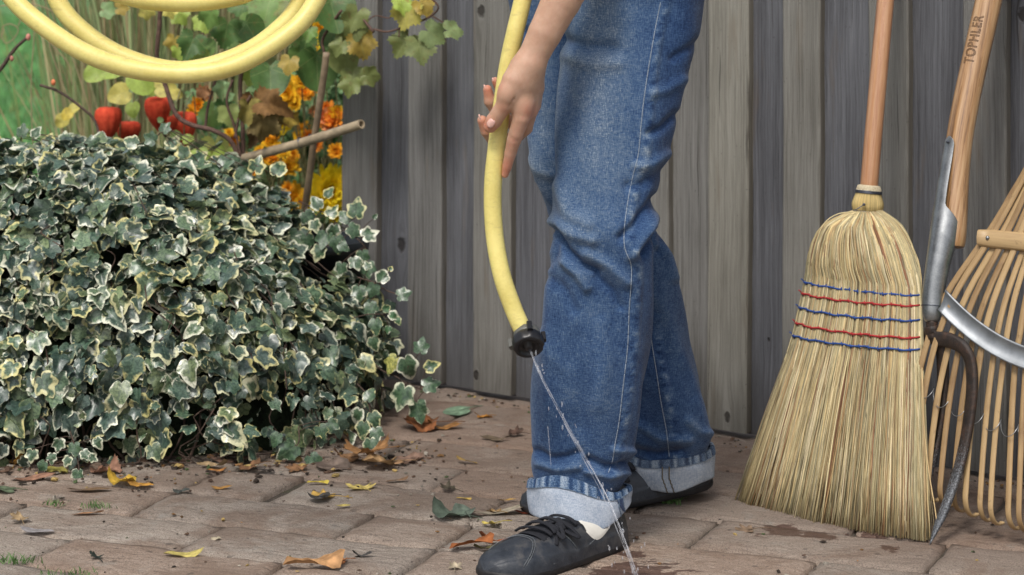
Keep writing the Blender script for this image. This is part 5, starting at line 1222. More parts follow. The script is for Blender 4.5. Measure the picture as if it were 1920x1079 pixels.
shoot([(560, 378, 4.9), (600, 395, 4.88), (640, 425, 4.86), (672, 450, 4.84), (690, 470, 4.84)], [(668, 398, 30, 5), (688, 440, 26, 60), (650, 410, 20, -40), (625, 430, 22, 190), (596, 385, 20, -30), (680, 478, 22, 170), (640, 462, 16, 120), (590, 420, 20, 160), (556, 440, 24, 200), (702, 408, 8, 40), (615, 365, 16, 20), (575, 405, 24, 150), (610, 445, 26, 190), (632, 452, 24, 170), (660, 430, 24, 120), (600, 470, 24, 200), (665, 490, 22, 160), (640, 500, 20, 190), (575, 450, 24, 180), (620, 400, 22, 30), (690, 500, 24, 170)])
shoot([(670, 520, 4.78), (700, 530, 4.76), (725, 545, 4.75), (745, 552, 4.74)], [(752, 553, 22, 75), (716, 522, 22, 20), (700, 540, 22, 200), (690, 500, 14, 340), (732, 506, 8, 20), (672, 545, 24, 180), (695, 575, 22, 170)])
shoot([(650, 600, 4.72), (690, 590, 4.72), (720, 590, 4.72)], [(705, 606, 22, 170), (735, 592, 16, 110, (.05, .13, .05)), (722, 580, 13, 60, (.05, .13, .05)), (745, 600, 11, 150, (.05, .13, .05)), (728, 616, 12, 180, (.05, .13, .05)), (700, 640, 20, 160)], sr=.001)
shoot([(670, 720, 4.58), (690, 745, 4.56), (695, 790, 4.54), (700, 825, 4.52)], [(690, 745, 20, 10), (672, 775, 22, 200), (700, 782, 22, 160), (682, 800, 24, 185), (705, 810, 22, 170), (694, 832, 24, 180)])
shoot([(120, 780, 4.36), (135, 820, 4.34), (145, 860, 4.32), (150, 888, 4.31)], [(140, 838, 20, 170), (158, 850, 16, 150), (110, 830, 20, 190), (147, 888, 20, 182), (128, 862, 16, 200), (172, 858, 14, 120), (82, 872, 18, 200), (98, 856, 16, 180), (60, 850, 20, 190), (182, 828, 16, 150)])
shoot([(560, 800, 4.44), (560, 830, 4.42), (545, 850, 4.41), (575, 858, 4.41)], [(545, 842, 34, 235), (585, 862, 26, 150), (600, 806, 22, 160), (620, 795, 20, 120), (520, 820, 20, 200)])
shoot([(30, 300, 4.8), (38, 270, 4.8), (42, 248, 4.8)], [(40, 250, 20, 5), (66, 252, 16, 20), (20, 272, 18, 320), (120, 262, 22, 60), (90, 268, 22, 350), (142, 272, 24, 40), (170, 268, 20, 60)])
shoot([(280, 270, 4.8), (300, 250, 4.8), (310, 240, 4.8)], [(308, 243, 18, 30), (285, 262, 22, 300), (322, 268, 24, 30), (250, 268, 22, 300), (365, 310, 30, 30), (395, 320, 22, 60), (345, 290, 24, 330), (420, 305, 26, 20), (455, 330, 26, 40), (480, 315, 26, 20), (520, 320, 26, 15)])
# plant pot half hidden at the back right of the ivy
pot = thing('plant_pot', 'dark round plastic plant pot tucked behind the ivy against the fence end', 'plant pot', (-.42, 5.0, 0))
V, f = lathe_v(np.array([-.42, 5.0, 0.0]), [0, 0, 1], [(0, .0), (0, .085), (.30, .115), (.302, .122), (.322, .123), (.324, .118), (.30, .112), (.295, 0)], 40)
mb = MB(); mb.add(V, f); mb.build('pot_body', simple('dark_pot', (.012, .015, .018), .35, var=.3, scale=20), pot)
V, f = lathe_v(np.array([-.42, 5.0, .0]), [0, 0, 1], [(.302, 0.0), (.300, .111)], 24); mb = MB(); mb.add(V, f); mb.build('potting_soil', SOIL, pot)
# ---------------------------------------------------------------- FLOWERS AND BACKGROUND PLANTS
FLOWER = leafmat('flower_petal', .6, .2, .3, .3)
def petals(mb, c, r, col, dome=.6, rings=4, n=13, seed=0, wf=1.0):
    r0 = random.Random(seed); c = np.array(c)
    ax = np.array([r0.uniform(-.5, .5), -1, r0.uniform(.1, .8)]); ax /= np.linalg.norm(ax); u = np.cross(ax, [0, 0, 1.]); u /= np.linalg.norm(u); w = np.cross(u, ax)
    for q in range(rings):
        rad = r * (1 - q * .8 / rings); el = R(10 + q * 62 / rings) if dome > .5 else R(8 + q * 22)
        for k in range(n - q):
            a = 2 * math.pi * (k + .5 * (q % 2)) / (n - q) + r0.uniform(-.12, .12); L = rad * r0.uniform(.85, 1.1); e = el + r0.uniform(-.15, .2)
            d = (math.cos(a) * u + math.sin(a) * w); o_ = math.cos(e) * d + math.sin(e) * ax; up2 = -math.sin(e) * d + math.cos(e) * ax; sd_ = np.cross(o_, up2)
            wd = r * .15 * wf; V = []
            for (t_, ww, b_) in ((.12, .35, 0), (.45, .9, .04), (.75, 1.0, .10), (.95, .75, .22), (1.04, .25, .30)):
                for s_ in (-1, 1): V.append(c + o_ * L * t_ + sd_ * wd * ww * s_ + up2 * L * (b_ * dome + .03 * abs(s_)))
            cc = np.clip(np.array(col) * r0.uniform(.7, 1.15), 0, 1)
            mb.add(np.array(V), [[2 * i, 2 * i + 1, 2 * i + 3, 2 * i + 2] for i in range(4)], col=np.tile([*cc, 1.0], (10, 1)))
heart_t = polar_leaf('heart', (.5, 1.0), 20); vine_t = polar_leaf('vine', (.3, .6, .85, 1.0), 56); oval_t = polar_leaf('oval', (.5, 1.0), 20); maple_t = polar_leaf('maple', (.3, .6, .85, 1.0), 48)
def T(t_, *sh): return ([shape_leaf(t_[0], *s_, seed=i * 2.1) for i, s_ in enumerate(sh)], t_[1], t_[2], None)
heartT = T(heart_t, (.2, .25, .05), (.35, .1, .04), (.1, .4, .08)); vineT = T(vine_t, (.15, .25, .08), (.3, .4, .12), (.1, .1, .15)); ovalT = T(oval_t, (.3, .3, .05), (.15, .5, .05))
def cloud(n, cx, cy, Z, sx, sy, sz, seed):
    r_ = np.random.default_rng(seed); c = Wp(cx, cy, Z); return c + r_.normal(0, 1, (n, 3)) * [sx, sz, sy], r_
YEL = (.95, .56, .03); ORG = (.90, .32, .04); PNK = (.85, .36, .15); BYE = (.95, .74, .03); AMB = (.95, .44, .03)
def mum(label, root_px, Z, flowers, grp_leaf, name='chrysanthemum'):
    rx, ry = root_px; base = Wp(rx, ry, Z); base[2] = -.03
    t_ = thing(name, label, 'flowers', base)
    st_ = MB(); r_ = random.Random(int(rx))
    for i, (x, y, r, col) in enumerate(flowers):
        Zf = Z + r_.uniform(-.10, .10); c = Wp(x, y, Zf); fb = MB()
        petals(fb, c, r / F * Zf * 1.4, col, .7 if r > 11 else .5, 5 if r > 25 else 4, 22 if r > 25 else 12, seed=i * 7 + int(rx), wf=.7 if r > 25 else 1.25)
        V, f = ellipsoid(c + [0, -.002, 0], (r / F * Zf * .32,) * 3, 6, 10); cc = np.array(col) * .8; fb.add(V, f, col=np.tile([*cc, 1.0], (len(V), 1)))
        fb.build('flower_head', FLOWER, t_)
        st_.tube(smoothpath([c + [0, .01, -.005], c * .6 + base * .4 + [r_.uniform(-.04, .04), .03, 0.02], base + [r_.uniform(-.06, .06), r_.uniform(-.04, .04), 0]], 14), .0018, 5)
    st_.build('stems', GSTEM, t_)
    Ps = []
    for (cx, cy, n, sx, sy) in grp_leaf:
        p_, r2 = cloud(n, cx, cy, Z + .20, sx / F * Z, sy / F * Z, .05, cx); Ps.append(p_)
    Pn = np.vstack(Ps); Pn = Pn[Pn[:, 2] > -.02]; n = len(Pn); r2 = np.random.default_rng(n)
    cols = np.array([(.10, .22, .07), (.16, .30, .12), (.07, .15, .05), (.20, .32, .14)])[r2.integers(0, 4, n)] * r2.uniform(.6, 1.2, (n, 1))
    scatter('foliage', vineT, Pn, r2.normal(0, .5, (n, 3)) + [0, -.8, .7], r2.normal(0, 1, (n, 3)), r2.uniform(.010, .024, n), cols, LEAF, t_)
mum('tall yellow and orange chrysanthemums between the vine leaves and the upright cane', (570, 470), 5.55,
    [(540, 175, 20, YEL), (565, 155, 14, YEL), (571, 171, 18, AMB), (589, 157, 12, PNK), (539, 149, 9, BYE), (507, 181, 12, YEL), (601, 55, 15, YEL), (589, 96, 9, YEL), (628, 126, 11, YEL), (443, 87, 9, AMB), (553, 195, 13, YEL), (527, 188, 11, AMB), (605, 78, 10, BYE), (548, 160, 10, YEL), (525, 168, 9, YEL)],
    [(560, 230, 160, 60, 60), (600, 330, 160, 40, 70), (520, 330, 120, 50, 60), (620, 180, 60, 20, 40)])
mum('orange and apricot chrysanthemums close beside the end of the fence', (620, 480), 5.6,
    [(613, 204, 12, ORG), (604, 220, 15, PNK), (626, 223, 18, ORG), (634, 212, 12, YEL), (568, 249, 15, AMB), (578, 256, 10, ORG), (594, 273, 9, ORG), (631, 285, 13, AMB), (618, 240, 10, PNK), (610, 236, 9, ORG), (636, 240, 10, PNK), (590, 208, 8, PNK), (560, 256, 9, YEL)],
    [(610, 300, 130, 30, 50), (600, 400, 130, 35, 40), (620, 260, 40, 18, 30)])
mum('low bright yellow chrysanthemum with one large shaggy bloom beside the fence', (600, 500), 5.42,
    [(618, 360, 40, BYE), (552, 369, 20, YEL), (532, 366, 11, YEL), (575, 405, 13, BYE), (553, 389, 8, YEL), (628, 408, 9, BYE), (540, 352, 9, AMB), (565, 380, 10, YEL)],
    [(580, 400, 90, 35, 30), (620, 430, 60, 25, 20)])
mum('orange chrysanthemum blooms low behind the tied cane', (500, 470), 5.5,
    [(505, 265, 17, YEL), (515, 251, 9, AMB), (529, 243, 12, BYE), (513, 295, 14, AMB), (540, 314, 17, YEL), (477, 317, 15, AMB), (468, 322, 9, ORG), (500, 300, 9, YEL), (372, 200, 15, AMB), (382, 178, 13, (.35, .14, .05)), (440, 262, 10, AMB), (430, 250, 8, YEL), (360, 212, 9, YEL), (415, 320, 11, YEL), (455, 300, 12, AMB), (488, 285, 10, YEL), (530, 285, 11, YEL), (550, 290, 9, AMB)],
    [(500, 340, 120, 60, 40), (400, 230, 60, 40, 40), (450, 300, 80, 40, 40)])
# physalis
lan = [(203, 232, 25, 31), (241, 250, 23, 22), (296, 212, 25, 30), (345, 243, 24, 33), (207, 279, 11, 10), (322, 232, 12, 14)]
phy = thing('chinese_lantern_plant', 'chinese lantern plant with red papery lanterns and yellowing leaves behind the ivy', 'plant', (-.78, 5.5, -.03))
m = M('papery_lantern'); c = m.coord(); a = m.noise(c, 60, 5, .7); m.P(Base_Color=m.ramp(a, [(.3, (.46, .035, .018)), (.65, (.66, .09, .04))]), Roughness=.85, Specular_IOR_Level=.2); m.bump(a, .6, .003); LAN = m.mat
st_ = MB(); rp = random.Random(8)
for (x, y, rx, ry) in lan:
    Z = 5.35 + rp.uniform(-.05, .08); c = Wp(x, y, Z); s = rx / F * Z; h = ry / F * Z
    a = np.linspace(0, 2 * np.pi, 40, endpoint=False); rings = []
    for (zz, rr__) in ((.98, .12), (.99, .42), (.95, .72), (.80, .92), (.50, 1.0), (.15, .94), (-.2, .80), (-.55, .58), (-.85, .30), (-1.1, .06), (-1.2, .01)):
        k = 1 - .10 * np.abs(np.cos(a * 5)) + .04
        tl = rp.uniform(-.0, .0); rings.append(np.stack([c[0] + np.cos(a) * s * rr__ * k, c[1] + np.sin(a) * s * rr__ * k, np.full(40, c[2] + h * zz - (.12 * h * (zz > 2)))], -1))
    mb = MB(); mb.add(np.vstack(rings), grid_faces(len(rings), 40, True)); mb.build('lantern', LAN, phy)
    st_.tube(smoothpath([c + [0, 0, h * .85], c + [.008, .02, h + .03], c + [.02, .05, .02], [c[0] + rp.uniform(-.03, .03), c[1] + .08, -.03]], 16), .0015, 5)
st_.build('stems', GSTEM, phy)
YLW = (.62, .55, .14); LG = (.38, .50, .10); MG = (.16, .27, .07); DG = (.085, .165, .045); OL = (.20, .24, .075); BR = (.22, .12, .045); YB = (.45, .33, .07); PG = (.25, .38, .16)
def flat_leaves(name, Lv, tpl, mat, parent, Z0, seed=0):
    r_ = np.random.default_rng(seed); P_ = []; N_2 = []; T_2 = []; S_ = []; C_ = []
    for l in Lv:
        x, y, s, col = l[:4]; ang = l[4] if len(l) > 4 else r_.uniform(120, 240); Z = (l[5] if len(l) > 5 else Z0 + r_.uniform(-.08, .08))
        td = np.array([math.sin(R(ang)), r_.uniform(-.3, .3), math.cos(R(ang))]); sz = s * .84 / F * Z; P_.append(Wp(x, y, Z) - td * sz * .35); N_2.append([r_.uniform(-.5, .5), -1, r_.uniform(0, .7)]); T_2.append(td); S_.append(sz); C_.append(np.array(col) * r_.uniform(.85, 1.1))
    return scatter(name, tpl, np.array(P_), np.array(N_2), np.array(T_2), np.array(S_), np.array(C_), mat, parent)
flat_leaves('leaves', [(228, 176, 32, YLW, 250), (250, 203, 22, LG, 170), (305, 164, 30, YLW, 80), (328, 176, 18, YLW, 80), (265, 148, 40, LG, 150), (285, 165, 20, LG, 190), (210, 130, 34, LG, 250), (180, 137, 30, LG, 240), (240, 128, 30, LG, 110), (140, 205, 17, YLW, 60), (117, 225, 20, YLW, 215), (128, 214, 18, (.66, .52, .08), 230), (330, 255, 16, MG, 100), (350, 262, 16, LG, 80), (300, 226, 9, PG, 80)], ovalT if False else heartT, LEAF, phy, 5.3, 3)
# rose twig at the far left
tw = thing('thorny_twig', 'bare dark thorny twig with pink buds at the left edge', 'twig', Wp(-60, 420, 5.0) * [1, 1, 0])
mb = MB(); mb.tube(smoothpath([[*Wp(-60, 420, 5.0)[:2], 0], Wp(-50, 300, 5.0), Wp(-25, 170, 5.0), Wp(5, 125, 5.0), Wp(28, 92, 5.0), Wp(52, 70, 5.0)], 30), np.interp(np.linspace(0, 1, 30), [0, 1], [.006, .0032]), 8)
mb.tube(smoothpath([Wp(75, 160, 5.05), Wp(110, 172, 5.04), Wp(150, 200, 5.03), Wp(180, 232, 5.03), Wp(190, 300, 5.0)], 20), .003, 8)
mb.build('branch', STEM, tw)
mb = MB(); PINK = simple('pink_bud', (.50, .20, .15), .6)
for (x, y, s_) in ((53, 70, .0058), (22, 110, .0045)):
    V, f = ellipsoid(Wp(x, y, 4.99), (s_ * .9, s_, s_ * 1.35), 8, 10); b2 = MB(); b2.add(V, f); b2.build('bud', PINK, tw)
b2 = MB(); V, f = ellipsoid(Wp(100, 155, 5.03), (.005, .005, .007), 8, 10); b2.add(V, f); b2.build('bud', simple('orange_bud', (.7, .2, .08), .6), tw)
# ornamental grass clump
m = M('dry_grass'); col = m.attr('col', 'Color'); m.P(Base_Color=col, Roughness=.8, Specular_IOR_Level=.15); GRASS = m.mat
og = thing('ornamental_grass', 'tall clump of thin tan and green ornamental grass behind the hose coil', 'grass clump', (-.95, 6.35, -.04))
r_ = np.random.default_rng(5); mb = MB()
gp = np.array([(.34, .31, .16), (.22, .27, .10), (.42, .36, .20), (.16, .22, .09), (.30, .22, .12), (.26, .32, .15)])
for q in range(2600):
    bx = r_.normal(-.86, .125); by = r_.normal(6.35, .13); hgt = r_.uniform(.7, 1.35); lean = (bx + .86) * r_.uniform(.2, .8) + r_.normal(0, .06); b0 = np.array([bx, by, -.04])
    P_ = smoothpath([b0, b0 + [lean * .35, r_.normal(0, .02), hgt * .55], b0 + [lean, r_.normal(0, .08), hgt]], 7); w_ = r_.uniform(.0014, .0034) * np.array([1, 1, 1, .9, .7, .4, .1])
    sd_ = np.array([math.cos(q), math.sin(q) * .5, 0]); V = np.stack([P_ - sd_ * w_[:, None], P_ + sd_ * w_[:, None]], 1).reshape(-1, 3)
    cc = gp[r_.integers(6)] * r_.uniform(.7, 1.25); mb.add(V, [[2 * i, 2 * i + 1, 2 * i + 3, 2 * i + 2] for i in range(6)], col=np.tile([*cc, 1], (14, 1)))
mb.build('blades', GRASS, og)
# fine arching stems and a tendril at the left
mb = MB()
for pts in ([(60, -30), (64, 60), (58, 160), (62, 280)], [(82, 40), (100, 110), (130, 190), (160, 280)], [(70, 20), (95, 80), (128, 120), (135, 160)], [(120, 60), (150, 150), (168, 210), (182, 300)], [(0, 75), (6, 50), (22, 46), (34, 55), (28, 70), (12, 82), (4, 70), (8, 55)], [(36, 0), (44, 22), (34, 50)], [(0, 12), (60, 8), (120, 30)]):
    mb.tube(smoothpath([Wp(x, y, 5.6) for x, y in pts], 24), .0014, 5)
wisp = mb.build('fine_stems', simple('dry_stem', (.33, .25, .14), .8), og)
# grape vine
vine = thing('grape_vine', 'grape vine with green, yellow and withered brown leaves hanging by the fence end', 'vine', (-.6, 5.05, -.03))
vl = [(360, 80, 44, DG, 200), (385, 95, 42, MG, 170), (372, 108, 36, LG, 190), (425, 55, 46, DG, 190), (440, 70, 34, MG, 200), (468, 55, 46, DG, 150), (480, 70, 36, DG, 160), (505, 12, 60, MG, 190), (470, 24, 36, MG, 100), (450, 12, 30, DG, 250), (507, 146, 56, DG, 178), (498, 128, 40, OL, 190), (572, 86, 44, DG, 190), (560, 105, 30, MG, 200), (594, 122, 62, DG, 178), (580, 135, 36, DG, 195), (623, 72, 36, DG, 190), (620, 20, 62, DG, 180), (600, 5, 50, DG, 170), (642, 108, 46, OL, 160), (655, 60, 40, OL, 180), (662, 145, 38, OL, 175, 5.02), (690, 142, 28, OL, 100, 5.0), (676, 78, 44, YB, 165, 5.0), (665, 50, 36, OL, 170, 5.0), (668, 30, 40, OL, 200, 5.0), (400, 212, 40, MG, 200), (428, 212, 34, (.33, .40, .13), 175), (418, 166, 28, PG, 200), (403, 275, 44, (.36, .38, .10), 180), (420, 290, 34, LG, 200), (375, 290, 28, LG, 160), (325, 78, 28, YB, 200), (334, 95, 24, LG, 170), (336, 26, 30, LG, 150), (320, 18, 24, YLW, 170), (543, 118, 30, YB, 190), (200, 20, 26, PG, 100), (225, 15, 22, YB, 80), (275, 20, 24, YLW, 180), (395, 30, 34, MG, 190), (550, 60, 36, MG, 170), (530, 40, 40, MG, 190), (545, 20, 40, OL, 180), (640, 10, 44, DG, 190), (580, 60, 26, MG, 190), (610, 150, 24, DG, 170), (380, 40, 30, LG, 160), (470, 140, 28, LG, 190), (455, 110, 26, OL, 180), (640, 85, 30, OL, 200, 5.0)]
flat_leaves('green_leaves', [l for i, l in enumerate(vl[:22]) if i % 3], T(heart_t, (.2, .25, .05), (.35, .1, .04), (.1, .4, .08)), LEAF, vine, 5.1, 1)
flat_leaves('lobed_leaves', vl[22:] + vl[0:22:3], vineT, LEAF, vine, 5.12, 2)
flat_leaves('withered_leaves', [(478, 190, 50, BR, 160), (500, 195, 46, BR, 110), (512, 208, 38, (.28, .17, .06), 120), (492, 232, 44, (.2, .15, .06), 190), (545, 222, 24, YB, 120), (465, 205, 40, (.30, .25, .07), 180), (480, 250, 28, (.16, .10, .05), 200), (510, 225, 34, (.25, .2, .07), 150), (385, 172, 20, (.3, .15, .07), 160)], T(vine_t, (.5, .6, .25), (.8, .3, .3), (.3, .9, .3)), DRYLEAF, vine, 5.06, 4)
# leaves that hang in front of the boards
def fz_px(px): return FA / (1 - FB * (px - 960) / F) - .06
flat_leaves('fence_leaves', [(768, 22, 46, (.40, .36, .08), 190, 4.93), (752, 6, 34, LG, 170, 4.93), (760, 78, 44, OL, 215, 4.94), (785, 88, 46, (.20, .24, .09), 170, 4.9), (808, 62, 40, (.22, .29, .12), 120, 4.9), (845, 56, 32, (.22, .29, .12), 80, 4.88), (790, 10, 34, YB, 150, 4.92), (660, 158, 34, OL, 190, 4.98), (692, 143, 30, OL, 95, 4.97)], vineT, LEAF, vine, 4.95, 9)
mb = MB()
for pts, rd in (([(297, -60, 5.15), (300, 30, 5.15), (294, 110, 5.15), (310, 160, 5.15), (330, 215, 5.13), (360, 235, 5.12), (400, 245, 5.1), (435, 268, 5.1), (450, 320, 5.1), (455, 420, 5.1)], .0052), ([(435, 60, 5.15), (430, 100, 5.15), (405, 150, 5.14), (390, 200, 5.13), (385, 240, 5.12)], .0032), ([(455, -20, 5.15), (460, 80, 5.15), (450, 160, 5.14), (455, 240, 5.13), (455, 330, 5.12)], .005), ([(640, 20, 5.0), (622, 45, 5.02), (605, 75, 5.05), (608, 100, 5.05)], .0032), ([(700, 55, 4.95), (725, 60, 4.94), (755, 52, 4.93), (800, 35, 4.92), (822, 15, 4.9), (808, -5, 4.9), (790, -40, 4.9)], .0021), ([(620, -40, 5.1), (660, 10, 5.05), (700, 60, 4.95)], .003), ([(375, -20, 5.16), (380, 60, 5.15), (378, 90, 5.15)], .0035), ([(440, 260, 5.1), (450, 215, 5.1), (470, 180, 5.1)], .003), ([(436, 150, 5.1), (425, 190, 5.1), (440, 240, 5.1), (452, 300, 5.1)], .0028), ([(690, 38, 4.94), (705, 30, 4.94), (730, 34, 4.94), (738, 20, 4.93)], .0013), ([(810, 30, 4.9), (835, 45, 4.9)], .0014), ([(760, 20, 4.93), (750, 50, 4.93), (748, 70, 4.93)], .0013)):
    mb.tube(smoothpath([Wp(*p) for p in pts], 30), rd, 7)
mb.build('stems', simple('vine_bark', (.10, .055, .04), .85, var=.5, scale=120, bump=.6), vine)
# canes
CANE = simple('cane_bark', (.27, .20, .13), .6, var=.35, scale=40, bump=.3)
def cane(label, pts, r, hollow=False, mat=CANE):
    P_ = smoothpath([Wp(*p) for p in pts], 30); t_ = thing('bamboo_cane', label, 'cane', [P_[0][0], P_[0][1], P_[0][2]])
    mb = MB(); rr__ = np.full(30, r); 
    for j in (9, 20): rr__[j] *= 1.1
    V, f = tube(P_, rr__, 20, caps=not hollow); mb.add(V, f)
    if hollow:
        Vi, fi = tube(P_, rr__ * .66, 20, caps=False); mb.add(Vi, [q[::-1] for q in fi]); n_ = len(V)
        mb.add(np.vstack([V[-20:], Vi[-20:]]), [[k, (k + 1) % 20, 20 + (k + 1) % 20, 20 + k] for k in range(20)])
    mb.build('cane_shaft', mat, t_); return t_
c1 = cane('cut bamboo cane tied level across the flowers with its hollow end by the fence', [(440, 302, 5.12), (520, 281, 5.05), (600, 258, 4.98), (678, 233, 4.9)], .0098, True, simple('pale_cane', (.34, .27, .18), .55, var=.3, scale=45, bump=.3))
c2 = cane('thin upright bamboo cane crossing behind the tied level cane', [(552, 480, 5.2), (573, 380, 5.12), (588, 270, 5.06), (606, 150, 5.0), (612, 100, 4.98)], .0072)
mb = MB()
for (x, y) in ((583, 262), (563, 268)):
    p = Wp(x, y, 5.015); a = np.linspace(0, 2 * np.pi, 20); d = np.array([.97, -.2, .24]); d /= np.linalg.norm(d); u = np.cross(d, [0, 1, 0.]); u /= np.linalg.norm(u); w = np.cross(d, u)
    for o_ in (-.001, .001): mb.tube(p + d * o_ + np.cos(a)[:, None] * u * .0112 + np.sin(a)[:, None] * w * .0112, .001, 5, caps=False)
mb.build('tie_wire', WIRE, c1)
# lawn blades in the visible wedge
r_ = np.random.default_rng(2); n = 26000; yy_ = 5.9 + 15 * r_.random(n) ** 1.3; xx_ = (r_.uniform(-60, 700, n) - 960) / F * yy_
b0 = np.stack([xx_, yy_, np.full(n, -.046)], 1); hh_ = r_.uniform(.025, .06, n); ln_ = r_.normal(0, .018, (n, 2)); w_ = .0016 + .0004 * yy_; aa_ = r_.uniform(0, 3.14, n); sd_ = np.stack([np.cos(aa_) * w_, np.sin(aa_) * w_, 0 * aa_], 1)
tp = b0 + np.stack([ln_[:, 0], ln_[:, 1], hh_], 1); V = np.stack([b0 - sd_, b0 + sd_, tp], 1).reshape(-1, 3)
pat = np.array([fbm(x_, y_ * .6, 0, 1.4, 3) for x_, y_ in zip(xx_, yy_)]); g_ = np.array([.125, .29, .10]) * (1 + .55 * pat[:, None]) * r_.uniform(.6, 1.4, (n, 1)); g_ = np.where(r_.random((n, 1)) < .06, [.35, .30, .12], g_)
C4 = np.repeat(np.concatenate([np.clip(g_, .01, 1), np.ones((n, 1))], 1), 3, axis=0)
o = mesh_obj('lawn_grass', V, np.arange(3 * n).reshape(-1, 3), GRASS, None, False, dict(col=C4)); tag(o, None, None, None, 'stuff')
# ---------------------------------------------------------------- FALLEN LEAVES
def fallen(x, y, s, kind, col, label, curl=.6, ang=None, seed=0, lift=.0, flat=False, sy=1.0, name='fallen_leaf', group=None):
    r_ = random.Random(seed + int(x) * 7 + int(y)); g_ = Gp(x, y, 0); px_m = g_[1] / F; tpl = {'maple': maple_t, 'heart': heart_t, 'oval': oval_t, 'vine': vine_t}[kind]
    V = tpl[0].copy(); V[:, 1] -= .35
    sz = s * px_m * 1.4
    c_, s_ = V[:, 0].copy(), V[:, 1].copy(); rr__ = np.hypot(c_, s_)
    ph = r_.uniform(0, 6.3); 
    z = curl * (.42 * np.abs(c_ * math.cos(ph) + s_ * math.sin(ph)) ** 1.6 + .22 * np.sin(np.arctan2(c_, s_) * 3 + ph) * rr__ ** 2 + .10 * np.sin(np.arctan2(c_, s_) * 7 + ph * 2) * rr__ ** 2)
    V[:, 2] = z; V[:, 0] *= sy
    k = 1 - .35 * curl * rr__; V[:, 0] *= k; V[:, 1] *= k
    a = R(ang if ang is not None else r_.uniform(0, 360)); Rm = Matrix.Rotation(a, 3, 'Z') @ Matrix.Rotation(r_.uniform(-.22, .22) * (0 if flat else 1), 3, 'X') @ Matrix.Rotation(r_.uniform(-.22, .22) * (0 if flat else 1), 3, 'Y')
    V = V @ np.array(Rm.transposed()) * sz
    V[:, 2] -= V[:, 2].min() - .0012 - lift; V += [g_[0], g_[1], 0]
    cc = np.array(col); n_ = len(V); rim = np.clip((tpl[2] - .6) / .4, 0, 1)[:, None] * .25
    C = np.concatenate([cc * (1 - rim) * (1 + .25 * np.sin(V[:, :1] * 400 + ph)), np.ones((n_, 1))], 1)
    mb = MB(); mb.add(V, tpl[1], col=np.clip(C, 0, 1))
    if s > 14 and kind in ('maple', 'vine', 'heart'):
        b_ = V[1 + (len(V) - 1) // 2 if False else 0]; e = b_ + np.array(Rm @ Vector((0, -1.35, .15))) * sz; e[2] = max(e[2], .002)
        Vt, ft = tube(smoothpath([b_ + [0, 0, .0006], (b_ + e) / 2 + [0, 0, .002], e], 6), .0007, 5); mb.add(Vt, ft, col=np.tile([*(cc * .7), 1.0], (len(Vt), 1)))
    o = mb.build(name, DRYLEAF, None, True, origin=(g_[0], g_[1], 0)); return tag(o, label, 'leaf', group)
ORB = (.50, .26, .055); YEO = (.62, .40, .06); PKB = (.33, .18, .12); TAN = (.42, .30, .17); RBR = (.36, .13, .05); DBR = (.10, .06, .045); GGR = (.13, .17, .13); DKG = (.045, .055, .045)
